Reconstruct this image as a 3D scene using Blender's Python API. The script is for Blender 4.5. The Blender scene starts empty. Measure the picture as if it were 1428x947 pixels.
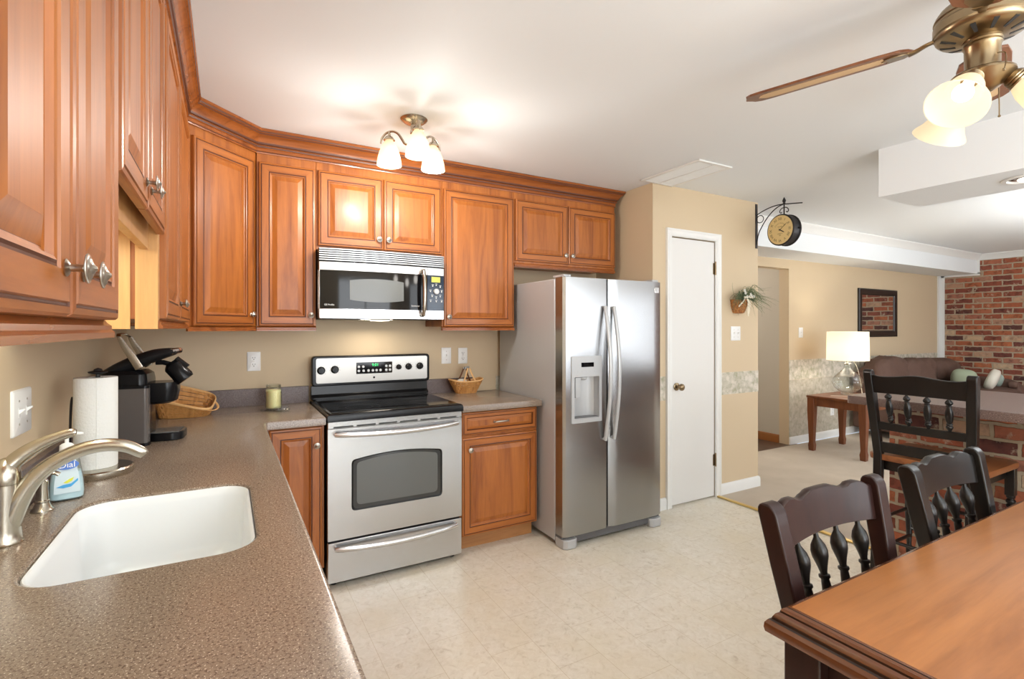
import bpy, bmesh, math, random
from mathutils import Vector, Matrix
from mathutils.geometry import tessellate_polygon
S = bpy.context.scene
COL = S.collection
PI = math.pi
random.seed(7)

# ------------------------------------------------------------------ camera
cam = bpy.data.cameras.new('camera'); co = bpy.data.objects.new('camera', cam); COL.objects.link(co)
F = 704.0
cam.sensor_fit = 'HORIZONTAL'; cam.sensor_width = 36; cam.lens = F / 1428 * 36
cam.shift_y = -(473.5 - 458) / 1428
cam.clip_start = 0.02; cam.clip_end = 60
co.location = (0.47, -3.40, 1.36)
co.rotation_euler = (PI / 2, 0, -math.atan2(398, 704))
S.camera = co
# ------------------------------------------------------------------ world, exposure
w = bpy.data.worlds.new('world'); S.world = w; w.use_nodes = True
w.node_tree.nodes['Background'].inputs[0].default_value = (0.75, 0.85, 1.0, 1)
w.node_tree.nodes['Background'].inputs[1].default_value = 1.0
S.view_settings.view_transform = 'Standard'; S.view_settings.look = 'None'
S.view_settings.gamma = 1; S.view_settings.use_curve_mapping = False
S.view_settings.exposure = 0.17

def area(name, loc, rot, sx, sy, power, col=(1, 1, 1), spread=180):
    l = bpy.data.lights.new(name, 'AREA'); l.shape = 'RECTANGLE'; l.size = sx; l.size_y = sy
    l.energy = power; l.color = col; l.spread = math.radians(spread)
    o = bpy.data.objects.new(name, l); COL.objects.link(o); o.location = loc; o.rotation_euler = rot
    return o
def point(name, loc, power, col=(1, .86, .68), r=.03):
    l = bpy.data.lights.new(name, 'POINT'); l.energy = power; l.color = col; l.shadow_soft_size = r
    o = bpy.data.objects.new(name, l); COL.objects.link(o); o.location = loc
    return o
# fill lights added as daylight, at unseen glazing put in the rear wall
DAY_FILL = (0.97, 0.98, 1.0)
area('daylight_fill_1', (2.0, -6.62, 1.25), (PI / 2, 0, 0), 2.4, 2.0, 105, DAY_FILL)
area('daylight_fill_2', (5.4, -6.62, 1.25), (PI / 2, 0, 0), 2.4, 2.0, 70, DAY_FILL)
area('daylight_fill_3', (8.4, -6.62, 1.3), (PI / 2, 0, 0), 2.0, 1.7, 40, DAY_FILL)
# unseen fill lights added to brighten the ceiling; no lamp stands there
area('ceiling_fill_kitchen', (1.9, -5.0, 1.5), (PI, 0, 0), 3.0, 2.2, 105, (.90, .96, 1))
area('ceiling_fill_living', (6.9, -3.2, 1.7), (PI, 0, 0), 1.8, 1.6, 90, (.94, .98, 1))
point('hall_fill', (5.3, 1.5, 2.2), 26, (1, .95, .88), .08)  # unseen point light added to brighten the hall; it has no fitting

# ------------------------------------------------------------------ materials
def mat(name, col=(.8, .8, .8), rough=.5, metal=0, **k):
    m = bpy.data.materials.new(name); m.use_nodes = True
    b = m.node_tree.nodes['Principled BSDF']
    b.inputs['Base Color'].default_value = (*col, 1); b.inputs['Roughness'].default_value = rough
    b.inputs['Metallic'].default_value = metal
    for kk, v in k.items():
        b.inputs[kk.replace('_', ' ')].default_value = v
    return m
def N(m, t, **k):
    n = m.node_tree.nodes.new(t)
    for a, v in k.items(): setattr(n, a, v)
    return n
def L(m, a, b): m.node_tree.links.new(a, b)
def bsdf(m): return m.node_tree.nodes['Principled BSDF']
def coords(m, scale=(1, 1, 1), kind='Object', rnd=False, rot=(0, 0, 0)):
    tc = N(m, 'ShaderNodeTexCoord'); mp = N(m, 'ShaderNodeMapping')
    mp.inputs['Scale'].default_value = scale; mp.inputs['Rotation'].default_value = rot
    L(m, tc.outputs[kind], mp.inputs['Vector'])
    if rnd:
        oi = N(m, 'ShaderNodeObjectInfo'); mu = N(m, 'ShaderNodeVectorMath', operation='SCALE')
        cx = N(m, 'ShaderNodeCombineXYZ')
        for i in range(3): L(m, oi.outputs['Random'], cx.inputs[i])
        L(m, cx.outputs[0], mu.inputs[0]); mu.inputs['Scale'].default_value = 37.0
        ad = N(m, 'ShaderNodeVectorMath', operation='ADD')
        L(m, mp.outputs[0], ad.inputs[0]); L(m, mu.outputs[0], ad.inputs[1])
        return ad.outputs[0]
    return mp.outputs[0]
def noise(m, vec, scale=5, detail=4, rough=.55, dist=0):
    n = N(m, 'ShaderNodeTexNoise'); n.inputs['Scale'].default_value = scale; n.inputs['Detail'].default_value = detail
    n.inputs['Roughness'].default_value = rough; n.inputs['Distortion'].default_value = dist
    if vec is not None: L(m, vec, n.inputs['Vector'])
    return n.outputs['Fac']
def ramp(m, fac, stops, interp='LINEAR'):
    r = N(m, 'ShaderNodeValToRGB'); r.color_ramp.interpolation = interp
    while len(r.color_ramp.elements) < len(stops): r.color_ramp.elements.new(.5)
    for e, (p, c) in zip(r.color_ramp.elements, stops):
        e.position = p; e.color = (*c, 1) if len(c) == 3 else c
    L(m, fac, r.inputs[0]); return r.outputs[0]
def mix(m, fac, a, b, mode='MIX'):
    n = N(m, 'ShaderNodeMix', data_type='RGBA', blend_type=mode)
    for sock, v in ((n.inputs[0], fac), (n.inputs[6], a), (n.inputs[7], b)):
        if isinstance(v, (int, float)): sock.default_value = v
        elif isinstance(v, tuple): sock.default_value = (*v, 1)
        else: L(m, v, sock)
    return n.outputs[2]
def bump(m, h, strength=.2, dist=.002):
    n = N(m, 'ShaderNodeBump'); n.inputs['Strength'].default_value = strength; n.inputs['Distance'].default_value = dist
    L(m, h, n.inputs['Height']); L(m, n.outputs[0], bsdf(m).inputs['Normal'])

def wood(name, dark, light, horiz=False, rough=.40, scale=1.0, coat=.10, axis=None):
    m = mat(name, light, rough); bsdf(m).inputs['Coat Weight'].default_value = coat; bsdf(m).inputs['Coat Roughness'].default_value = .16
    sc = {None: (14, 14, 1.1), 'x': (1.1, 14, 14), 'y': (14, 1.1, 14)}[axis if axis else ('x' if horiz else None)]
    v = coords(m, tuple(s * scale for s in sc), rnd=True)
    n1 = noise(m, v, 1.0, 5, .6, 1.4)
    v2 = coords(m, tuple(s * scale * 9 for s in sc), rnd=True)
    n2 = noise(m, v2, 1.2, 3, .6)
    c = ramp(m, n1, [(.30, dark), (.5, tuple((a * .35 + b * .65) for a, b in zip(dark, light))), (.72, light)])
    c2 = ramp(m, n2, [(.3, (.80, .80, .80)), (.6, (1, 1, 1))])
    L(m, mix(m, .45, c, c2, 'MULTIPLY'), bsdf(m).inputs['Base Color'])
    return m
M = {}
CD, CL = (.245, .064, .010), (.47, .150, .024)
M['cherry'] = wood('cherry_wood', CD, CL)
M['cherry_rail'] = wood('cherry_wood_rail', CD, CL, horiz=True)
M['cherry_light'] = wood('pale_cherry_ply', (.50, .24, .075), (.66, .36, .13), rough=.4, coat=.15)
M['molding'] = wood('cherry_moulding', (.18, .048, .011), (.36, .108, .024), horiz=True, rough=.25)
M['groove_line'] = mat('dark_groove_line', (.10, .028, .010), .45)  # darker colour along the door and moulding grooves
M['toe'] = wood('toe_kick_wood', (.36, .15, .05), (.52, .25, .09), horiz=True, rough=.5, coat=0)

def speckle(name, base, pale, darkc, rough=.22, sc=1.0):
    m = mat(name, base, rough)
    v = coords(m)
    a = noise(m, v, 300 * sc, 2, .6); b = noise(m, v, 200 * sc, 2, .7); c = noise(m, v, 5, 2)
    col = ramp(m, b, [(.36, darkc), (.50, base), (.60, base)])
    col = mix(m, ramp(m, a, [(.60, (0, 0, 0)), (.68, (1, 1, 1))]), col, pale)
    col = mix(m, .25, col, ramp(m, c, [(.3, (.8, .8, .78)), (.7, (1, 1, 1))]), 'MULTIPLY')
    L(m, col, bsdf(m).inputs['Base Color'])
    return m
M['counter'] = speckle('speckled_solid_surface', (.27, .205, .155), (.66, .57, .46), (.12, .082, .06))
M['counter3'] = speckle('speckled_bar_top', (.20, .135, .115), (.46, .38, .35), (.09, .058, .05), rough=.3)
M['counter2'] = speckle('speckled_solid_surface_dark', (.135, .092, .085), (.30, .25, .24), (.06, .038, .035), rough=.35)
M['wall'] = mat('tan_wall_paint', (.63, .50, .335), .65)
v = coords(M['wall']); bump(M['wall'], noise(M['wall'], v, 220, 2), .06, .001)
M['hallwall'] = mat('grey_beige_wall_paint', (.55, .50, .42), .65)
M['ceiling'] = mat('ceiling_paint', (.80, .825, .84), .8)
M['white'] = mat('white_trim_paint', (.80, .80, .78), .4)
M['doorwhite'] = mat('white_door_paint', (.76, .75, .73), .45)
M['plastic'] = mat('white_plastic', (.85, .85, .84), .3)
M['slot'] = mat('dark_slot', (.03, .03, .03), .5)
M['sink'] = mat('white_sink', (.78, .80, .82), .25)
M['black'] = mat('black_plastic', (.008, .008, .009), .2, Specular_IOR_Level=.22)
M['blackmatte'] = mat('matte_black_plastic', (.014, .014, .015), .45, Specular_IOR_Level=.3)
M['blackglass'] = mat('black_glass', (.005, .005, .006), .06, Specular_IOR_Level=.3)
M['bluglass'] = mat('blue_black_panel', (.010, .022, .045), .1)
M['ring'] = mat('burner_print', (.10, .10, .11), .15)
M['chrome'] = mat('chrome', (.85, .85, .86), .08, 1)
M['nickel'] = mat('brushed_nickel', (.50, .465, .39), .25, 1)
M['pewter'] = mat('pewter_knob', (.50, .47, .42), .28, 1)
M['brass'] = mat('antique_brass', (.30, .225, .135), .30, 1)
M['brassbright'] = mat('brass_strip', (.75, .55, .2), .3, 1)
M['iron'] = mat('black_iron', (.02, .018, .02), .45, .3)
M['greyside'] = mat('grey_painted_steel', (.50, .515, .53), .38, .25)
M['greyplastic'] = mat('grey_plastic', (.50, .51, .52), .35, .2)
M['greydark'] = mat('dark_grey_plastic', (.12, .12, .125), .4)
def steel(name, col=(.62, .63, .64), rough=.26, horiz=True, an=.75):
    m = mat(name, col, rough, 1)
    t = N(m, 'ShaderNodeTangent', direction_type='RADIAL', axis='Z'); L(m, t.outputs[0], bsdf(m).inputs['Tangent'])
    bsdf(m).inputs['Anisotropic'].default_value = an
    v = coords(m, (.5, .5, 60) if horiz else (60, 60, .5))
    n = noise(m, v, 1, 1)
    r = N(m, 'ShaderNodeMapRange'); L(m, n, r.inputs[0]); r.inputs[3].default_value = rough * .97; r.inputs[4].default_value = rough * 1.04
    return m
M['steel'] = steel('brushed_stainless_steel', (.56, .57, .58), .27)
M['steelpanel'] = steel('satin_steel_panel', (.42, .405, .38), .33)
M['steelfridge'] = steel('fridge_stainless_steel', (.39, .395, .40), .24)
M['steelbright'] = steel('bright_stainless_steel', (.68, .68, .69), .18)
M['ovenglass'] = mat('oven_window_glass', (.045, .047, .047), .08)
M['ovenmesh'] = mat('oven_window_screen', (.13, .137, .133), .22)
M['chairblack'] = wood('black_stained_chair_wood', (.005, .004, .0035), (.010, .008, .007), rough=.34, coat=.25)
M['chairbrown'] = wood('espresso_stained_chair_wood', (.014, .0045, .004), (.028, .009, .007), rough=.38, coat=.18)
for k_ in ('chairblack', 'chairbrown'): bsdf(M[k_]).inputs['Specular IOR Level'].default_value = .28
M['stoolseat'] = wood('brown_stool_seat_wood', (.17, .05, .015), (.30, .11, .035), axis='y')
M['tabletop'] = wood('honey_brown_table_wood', (.30, .105, .028), (.50, .20, .06), axis='x', rough=.34, scale=.5, coat=.22)
M['tableedge'] = wood('dark_brown_table_edge', (.085, .026, .010), (.16, .055, .02), axis='y', rough=.25, coat=.6)
M['endtable'] = wood('reddish_end_table_wood', (.12, .032, .010), (.21, .065, .020))
M['basket'] = wood('basket_splint', (.36, .15, .035), (.66, .33, .10), rough=.5, coat=.1, scale=2)
M['basketrim'] = mat('pale_basket_rim', (.72, .42, .17), .45)
M['basketdark'] = mat('dark_basket_handle', (.16, .055, .02), .4)
M['paper'] = mat('paper_towel', (.84, .85, .82), .9)
v = coords(M['paper']); bump(M['paper'], noise(M['paper'], v, 130, 2), .6, .003)
M['cream'] = mat('cream_ribbon', (.78, .70, .55), .7)
M['leaf'] = mat('grey_green_leaves', (.14, .18, .09), .6)
M['leafdark'] = mat('dark_green_leaves', (.03, .05, .025), .6)
M['flower'] = mat('white_flower', (.75, .73, .66), .7)
M['sofa'] = mat('brown_sofa_fabric', (.115, .062, .045), .8)
v = coords(M['sofa']); bump(M['sofa'], noise(M['sofa'], v, 9, 4), .5, .02)
M['greenpillow'] = mat('sage_green_fabric', (.33, .38, .27), .85)
M['creampillow'] = mat('cream_fabric', (.70, .66, .58), .85)
M['bluepillow'] = mat('pale_teal_fabric', (.36, .43, .38), .85)
M['mirror'] = mat('mirror_glass', (.85, .85, .85), .02, 1)
M['mirrorframe'] = mat('black_mirror_frame', (.018, .013, .011), .35)
M['hardwood'] = wood('dark_hall_floor_wood', (.05, .025, .015), (.10, .05, .03), axis='y')
M['baseboardwood'] = mat('brown_baseboard_wood', (.30, .11, .03), .4)
def emis(name, col, st, base=(.9, .85, .75)):
    m = mat(name, base, .4); bsdf(m).inputs['Emission Color'].default_value = (*col, 1); bsdf(m).inputs['Emission Strength'].default_value = st
    return m
M['bulb'] = emis('lit_bulb', (1, .93, .78), 3)
M['led_green'] = emis('green_display_digits', (.05, 1, .25), 1.5, (.01, .05, .02))
M['lcd'] = emis('yellow_lcd', (.55, .50, .08), .75, (.3, .28, .05))
M['tubelight'] = emis('fluorescent_tube', (.95, 1, .80), 6)
def shade_mat(name, col, st, base=(.62, .57, .48)):
    m = mat(name, base, .35)
    nt = m.node_tree; b = bsdf(m); out = nt.nodes['Material Output']
    tr = N(m, 'ShaderNodeBsdfTranslucent'); tr.inputs[0].default_value = (.75, .66, .50, 1)
    mx = N(m, 'ShaderNodeMixShader'); mx.inputs[0].default_value = .5
    L(m, b.outputs[0], mx.inputs[1]); L(m, tr.outputs[0], mx.inputs[2]); L(m, mx.outputs[0], out.inputs[0])
    b.inputs['Emission Color'].default_value = (*col, 1); b.inputs['Emission Strength'].default_value = st
    return m
M['shadeglass'] = shade_mat('frosted_amber_shade_glass', (1, .86, .64), .50)
M['fabricshade'] = shade_mat('white_fabric_lampshade', (1, .98, .94), .40, (.80, .79, .76))
def clear(name, col=(.95, .97, .95), rough=.02, alpha=.25):
    m = mat(name, col, rough); nt = m.node_tree; out = nt.nodes['Material Output']
    g = N(m, 'ShaderNodeBsdfGlossy'); g.inputs['Roughness'].default_value = rough
    t = N(m, 'ShaderNodeBsdfTransparent'); t.inputs[0].default_value = (*col, 1)
    lw = N(m, 'ShaderNodeLayerWeight'); lw.inputs[0].default_value = alpha
    mx = N(m, 'ShaderNodeMixShader'); L(m, lw.outputs['Facing'], mx.inputs[0]); L(m, t.outputs[0], mx.inputs[1]); L(m, g.outputs[0], mx.inputs[2])
    L(m, mx.outputs[0], out.inputs[0]); return m
M['glass'] = clear('clear_glass')
M['soapglass'] = clear('pale_blue_clear_plastic', (.92, .97, .98), .05)
M['smoke'] = m = mat('smoked_clear_plastic', (.20, .175, .16), .12)
tp = N(m, 'ShaderNodeBsdfTransparent'); tp.inputs[0].default_value = (.7, .68, .66, 1); mx = N(m, 'ShaderNodeMixShader'); mx.inputs[0].default_value = .4
L(m, bsdf(m).outputs[0], mx.inputs[1]); L(m, tp.outputs[0], mx.inputs[2]); L(m, mx.outputs[0], m.node_tree.nodes['Material Output'].inputs[0])
M['water'] = clear('pane_glass', (.97, .98, .98), .01, .1)
M['soaplabel'] = mat('pale_blue_label', (.62, .74, .80), .4)
M['blue'] = mat('label_blue', (.02, .12, .50), .35)
M['skyblue'] = mat('label_sky_blue', (.06, .38, .75), .35)
M['yellow'] = mat('label_yellow', (.75, .75, .06), .4)
M['wax'] = mat('pale_yellow_wax', (.92, .80, .44), .5); bsdf(M['wax']).inputs['Subsurface Weight'].default_value = .2
M['amber'] = mat('candle_label', (.70, .42, .06), .5)
M['clockface'] = mat('aged_yellow_dial', (.70, .53, .25), .5)
M['ink'] = mat('dark_dial_ink', (.10, .06, .02), .5)
M['cane'] = mat('woven_cane', (.62, .42, .22), .6)
m = M['cane']; v = coords(m, rot=(0, 0, .6)); ck = N(m, 'ShaderNodeTexWave', wave_type='BANDS'); ck.inputs['Scale'].default_value = 30
L(m, v, ck.inputs[0]); L(m, ramp(m, ck.outputs[1], [(.3, (.42, .26, .12)), (.6, (.72, .52, .30))]), bsdf(m).inputs['Base Color'])
M['blade'] = wood('fan_blade_wood', (.10, .032, .012), (.22, .08, .03), axis='x')

def brick(name, near=False):
    m = mat(name, (.4, .1, .05), .85)
    g = N(m, 'ShaderNodeNewGeometry'); sp = N(m, 'ShaderNodeSeparateXYZ'); L(m, g.outputs['Position'], sp.inputs[0])
    ad = N(m, 'ShaderNodeMath', operation='ADD'); L(m, sp.outputs[0], ad.inputs[0]); L(m, sp.outputs[1], ad.inputs[1])
    cb = N(m, 'ShaderNodeCombineXYZ'); L(m, ad.outputs[0], cb.inputs[0]); L(m, sp.outputs[2], cb.inputs[1])
    # ragged edges
    nz = N(m, 'ShaderNodeTexNoise'); nz.inputs['Scale'].default_value = 14; nz.inputs['Detail'].default_value = 3; L(m, g.outputs['Position'], nz.inputs['Vector'])
    sb = N(m, 'ShaderNodeVectorMath', operation='SUBTRACT'); L(m, nz.outputs['Color'], sb.inputs[0]); sb.inputs[1].default_value = (.5, .5, .5)
    sc = N(m, 'ShaderNodeVectorMath', operation='SCALE'); L(m, sb.outputs[0], sc.inputs[0]); sc.inputs['Scale'].default_value = .022
    av = N(m, 'ShaderNodeVectorMath', operation='ADD'); L(m, cb.outputs[0], av.inputs[0]); L(m, sc.outputs[0], av.inputs[1])
    b = N(m, 'ShaderNodeTexBrick'); L(m, av.outputs[0], b.inputs['Vector'])
    b.offset = .5; b.inputs['Scale'].default_value = 1
    b.inputs['Brick Width'].default_value = .215; b.inputs['Row Height'].default_value = .0785
    b.inputs['Mortar Size'].default_value = .010; b.inputs['Mortar Smooth'].default_value = .25; b.inputs['Bias'].default_value = 0
    b.inputs['Color1'].default_value = (0, 0, 0, 1); b.inputs['Color2'].default_value = (1, 1, 1, 1); b.inputs['Mortar'].default_value = (.5, .5, .5, 1)
    n2 = noise(m, g.outputs['Position'], 16, 4, .65)
    bw = ramp(m, b.outputs['Color'], [(0, (.085, .035, .03)), (.22, (.20, .055, .038)), (.45, (.30, .085, .045)), (.68, (.42, .135, .06)), (.86, (.33, .12, .08)), (1, (.50, .36, .24))])
    sm = ramp(m, n2, [(.28, (.45, .42, .42)), (.5, (1, 1, 1)), (.72, (1.25, 1.15, 1.05))])
    c = mix(m, 1.0, bw, sm, 'MULTIPLY')
    n3 = noise(m, g.outputs['Position'], 9, 5, .7)
    c = mix(m, ramp(m, n3, [(.60, (0, 0, 0)), (.68, (.75, .75, .75))]), c, (.52, .42, .31))
    mort = mix(m, noise(m, g.outputs['Position'], 30, 2), (.34, .265, .18), (.48, .395, .285))
    c = mix(m, b.outputs['Fac'], c, mort)
    L(m, c, bsdf(m).inputs['Base Color'])
    iv = N(m, 'ShaderNodeMath', operation='SUBTRACT'); iv.inputs[0].default_value = 1; L(m, b.outputs['Fac'], iv.inputs[1])
    ax = N(m, 'ShaderNodeMath', operation='MULTIPLY_ADD'); L(m, n2, ax.inputs[0]); ax.inputs[1].default_value = .5; L(m, iv.outputs[0], ax.inputs[2])
    bump(m, ax.outputs[0], .9, .010)
    return m
M['brick'] = brick('old_red_brick')
# vinyl tile floor
m = M['tile'] = mat('cream_vinyl_tile', (.74, .69, .58), .26)
g = N(m, 'ShaderNodeNewGeometry'); mp = N(m, 'ShaderNodeMapping'); L(m, g.outputs['Position'], mp.inputs[0]); mp.inputs['Rotation'].default_value = (0, 0, PI / 2)
mp.inputs['Location'].default_value = (.09, -1.02 + 5 * .203, 0)
b = N(m, 'ShaderNodeTexBrick'); L(m, mp.outputs[0], b.inputs['Vector']); b.inputs['Scale'].default_value = 1; b.offset = .5
b.inputs['Brick Width'].default_value = .406; b.inputs['Row Height'].default_value = .203; b.inputs['Mortar Size'].default_value = .0011; b.inputs['Mortar Smooth'].default_value = .3
b.inputs['Color1'].default_value = (.985, .985, .985, 1); b.inputs['Color2'].default_value = (1, 1, 1, 1); b.inputs['Mortar'].default_value = (.76, .70, .60, 1)
n1 = noise(m, g.outputs['Position'], 28, 6, .7, 1.0); n2 = noise(m, g.outputs['Position'], 3.5, 3)
c = ramp(m, n1, [(.30, (.58, .51, .40)), (.42, (.74, .68, .57)), (.62, (.82, .77, .67))])
c = mix(m, ramp(m, n2, [(.42, (0, 0, 0)), (.72, (.6, .6, .6))]), c, (.74, .66, .50))
L(m, mix(m, 1, c, b.outputs['Color'], 'MULTIPLY'), bsdf(m).inputs['Base Color'])
m = M['carpet'] = mat('beige_carpet', (.58, .49, .39), .95)
g = N(m, 'ShaderNodeNewGeometry'); n1 = noise(m, g.outputs['Position'], 350, 2); n2 = noise(m, g.outputs['Position'], 4, 3)
L(m, mix(m, .4, ramp(m, n1, [(.3, (.46, .38, .30)), (.7, (.66, .57, .46))]), ramp(m, n2, [(.3, (.50, .42, .33)), (.7, (.66, .57, .47))])), bsdf(m).inputs['Base Color']); bump(m, n1, .6, .006)
# floral wallpapers
def floral(name, ground, pale, green, sc):
    m = mat(name, ground, .6); g = N(m, 'ShaderNodeNewGeometry')
    vo = N(m, 'ShaderNodeTexVoronoi'); vo.inputs['Scale'].default_value = sc; L(m, g.outputs['Position'], vo.inputs['Vector'])
    c = ramp(m, noise(m, g.outputs['Position'], sc * 1.3, 4, .6), [(.32, green), (.46, ground), (.66, pale)])
    c = mix(m, ramp(m, vo.outputs['Distance'], [(.22, (.9, .9, .9)), (.36, (0, 0, 0))]), c, pale)
    c = mix(m, ramp(m, noise(m, g.outputs['Position'], sc * 2.2, 3, .6, 2), [(.60, (0, 0, 0)), (.66, (.8, .8, .8))]), c, green)
    L(m, c, bsdf(m).inputs['Base Color']); return m
M['border'] = floral('floral_wallpaper_border', (.50, .46, .37), (.68, .62, .54), (.35, .34, .22), 13)
M['wallpaper'] = floral('mottled_green_wallpaper', (.44, .39, .31), (.54, .49, .41), (.35, .32, .24), 12)

# ------------------------------------------------------------------ mesh helpers
class MB:
    def __init__(s, o=(0, 0, 0)):
        s.b = bmesh.new(); s.o = Vector(o); s.mi = 0
    def v(s, p): return s.b.verts.new(Vector(p) - s.o)
    def f(s, vs, mi=None):
        try:
            f = s.b.faces.new(vs); f.material_index = s.mi if mi is None else mi; return f
        except ValueError: return None
    def loft(s, rings, closed=True, cap=True, loop=False, mis=None):
        R = [[s.v(p) for p in r] for r in rings]; n = len(R[0])
        pairs = list(zip(R[:-1], R[1:])) + ([(R[-1], R[0])] if loop else [])
        for A, B in pairs:
            for i in range(n if closed else n - 1):
                j = (i + 1) % n
                s.f([A[i], A[j], B[j], B[i]], None if mis is None else mis[i])
        if cap and not loop and closed:
            s.f(R[0][::-1]); s.f(R[-1])
        return s
    def box(s, x0, x1, y0, y1, z0, z1):
        return s.loft([[(x0, y0, z), (x1, y0, z), (x1, y1, z), (x0, y1, z)] for z in (z0, z1)])
    def boxc(s, c, d): return s.box(c[0] - d[0] / 2, c[0] + d[0] / 2, c[1] - d[1] / 2, c[1] + d[1] / 2, c[2] - d[2] / 2, c[2] + d[2] / 2)
    def stack(s, L_):   # (x,y,z,hx,hy)
        return s.loft([[(x - a, y - c, z), (x + a, y - c, z), (x + a, y + c, z), (x - a, y + c, z)] for x, y, z, a, c in L_])
    def axis(s, p0, p1, prof, n=16, cap=True):   # lathe along p0->p1 ; prof (t, r), t in metres or 0..1 fraction
        p0 = Vector(p0); p1 = Vector(p1); d = p1 - p0; ln = d.length; d.normalize()
        a = d.orthogonal().normalized(); c = d.cross(a)
        rings = []
        for t, r in prof:
            q = p0 + d * ln * t; r = max(r, 1e-5)
            rings.append([q + a * r * math.cos(2 * PI * i / n) + c * r * math.sin(2 * PI * i / n) for i in range(n)])
        return s.loft(rings, cap=cap)
    def cyl(s, p0, p1, r0, r1=None, n=16): return s.axis(p0, p1, [(0, r0), (1, r0 if r1 is None else r1)], n)
    def lathe(s, c, prof, n=24, cap=True, mis=None):     # vertical, prof (z, r)
        rings = [[(c[0] + r * math.cos(2 * PI * i / n), c[1] + r * math.sin(2 * PI * i / n), c[2] + z) for i in range(n)] for z, r in [(z, max(r, 1e-5)) for z, r in prof]]
        return s.loft(rings, cap=cap)
    def tube(s, pts, r, n=8, cap=True, flat=None, up=(0, 0, 1), loop=False):
        pts = [Vector(p) for p in pts]; k = len(pts)
        rs = r if isinstance(r, (list, tuple)) else [r] * k
        if k >= 4 and not loop and k < 14:      # smooth the path (Catmull-Rom)
            tp = lambda q: q if isinstance(q, (list, tuple)) else (q, q * (flat or 1))
            P2, R2 = [], []
            for i in range(k - 1):
                a_, b_, c_, d_ = pts[max(i - 1, 0)], pts[i], pts[i + 1], pts[min(i + 2, k - 1)]
                for s_ in range(4):
                    t_ = s_ / 4
                    P2.append(.5 * ((2 * b_) + (c_ - a_) * t_ + (2 * a_ - 5 * b_ + 4 * c_ - d_) * t_ ** 2 + (3 * b_ - a_ - 3 * c_ + d_) * t_ ** 3))
                    R2.append(tuple(x + (y - x) * t_ for x, y in zip(tp(rs[i]), tp(rs[i + 1]))))
            pts = P2 + [pts[-1]]; rs = R2 + [tp(rs[-1])]; k = len(pts)
        rings = []; up = Vector(up); prev = None
        for i, p in enumerate(pts):
            if loop: t = pts[(i + 1) % k] - pts[i - 1]
            else: t = pts[min(i + 1, k - 1)] - pts[max(i - 1, 0)]
            t.normalize()
            a = t.cross(up)
            if a.length < 1e-3: a = prev if prev is not None else t.orthogonal()
            a = a.normalized()
            if prev is not None and a.dot(prev) < 0: a = -a
            prev = a; c = a.cross(t)
            ra, rc = (rs[i] if isinstance(rs[i], (tuple, list)) else (rs[i], rs[i] * (flat or 1)))
            rings.append([p + a * ra * math.cos(2 * PI * j / n) + c * rc * math.sin(2 * PI * j / n) for j in range(n)])
        return s.loft(rings, cap=cap, loop=loop)
    def ball(s, c, r, n=12, sq=(1, 1, 1)):
        rings = []
        for i in range(n // 2 + 1):
            a = PI * i / (n // 2) ; rr = max(math.sin(a), 1e-4)
            rings.append([(c[0] + r * sq[0] * rr * math.cos(2 * PI * j / n), c[1] + r * sq[1] * rr * math.sin(2 * PI * j / n), c[2] - r * sq[2] * math.cos(a)) for j in range(n)])
        return s.loft(rings)
    def cushion(s, c, h, e=.35, n=28, rot=None, lump=0, seed=0):   # superellipsoid half sizes h
        rnd = random.Random(seed); ph = [rnd.uniform(0, 6.28) for _ in range(6)]
        sg = lambda x, p: math.copysign(abs(x) ** p, x)
        rings = []
        for i in range(n // 2 + 1):
            a = -PI / 2 + PI * i / (n // 2); ca = max(math.cos(a), 1e-3)
            r = []
            for j in range(n):
                b_ = 2 * PI * j / n
                p = Vector((sg(ca, e) * sg(math.cos(b_), e) * h[0], sg(ca, e) * sg(math.sin(b_), e) * h[1], sg(math.sin(a), e * 1.6) * h[2]))
                if lump:
                    p *= 1 + lump * (math.sin(p.x * 9 + ph[0]) * math.sin(p.y * 8 + ph[1]) + .6 * math.sin(p.x * 21 + p.z * 17 + ph[2]))
                if rot: p = rot @ p
                r.append(Vector(c) + p)
            rings.append(r)
        return s.loft(rings)
    def poly(s, pts2, plane, a, b):    # prism of a 2D outline; plane 'xy','xz','yz'; extrude a..b
        mk = {'xy': lambda p, t: (p[0], p[1], t), 'xz': lambda p, t: (p[0], t, p[1]), 'yz': lambda p, t: (t, p[0], p[1])}[plane]
        return s.loft([[mk(p, a) for p in pts2], [mk(p, b) for p in pts2]])
    def obj(s, name, m, parent=None, bevel=0, seg=2, ang=35, smooth=True, loc=None, rot=None, sub=0):
        bm = s.b
        bmesh.ops.remove_doubles(bm, verts=bm.verts, dist=1e-6)
        bmesh.ops.recalc_face_normals(bm, faces=bm.faces)
        if smooth:
            for f in bm.faces: f.smooth = True
            th = math.radians(ang)
            for e in bm.edges:
                if len(e.link_faces) == 2: e.smooth = e.calc_face_angle(0) < th
                else: e.smooth = False
        me = bpy.data.meshes.new(name); bm.to_mesh(me); bm.free()
        for mm in (m if isinstance(m, (list, tuple)) else [m]): me.materials.append(mm)
        o = bpy.data.objects.new(name, me); COL.objects.link(o)
        if parent: o.parent = parent
        if loc is not None: o.location = loc
        if rot is not None: o.rotation_euler = rot
        if bevel:
            md = o.modifiers.new('bevel', 'BEVEL'); md.width = bevel; md.segments = seg; md.limit_method = 'ANGLE'; md.angle_limit = math.radians(40)
            md.use_clamp_overlap = True; md.harden_normals = False
        if sub:
            md = o.modifiers.new('sub', 'SUBSURF'); md.levels = sub; md.render_levels = sub
        return o
def tag(o, label=None, cat=None, group=None, kind=None):
    if label: o['label'] = label
    if cat: o['category'] = cat
    if group: o['group'] = group
    if kind: o['kind'] = kind
    return o
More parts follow.
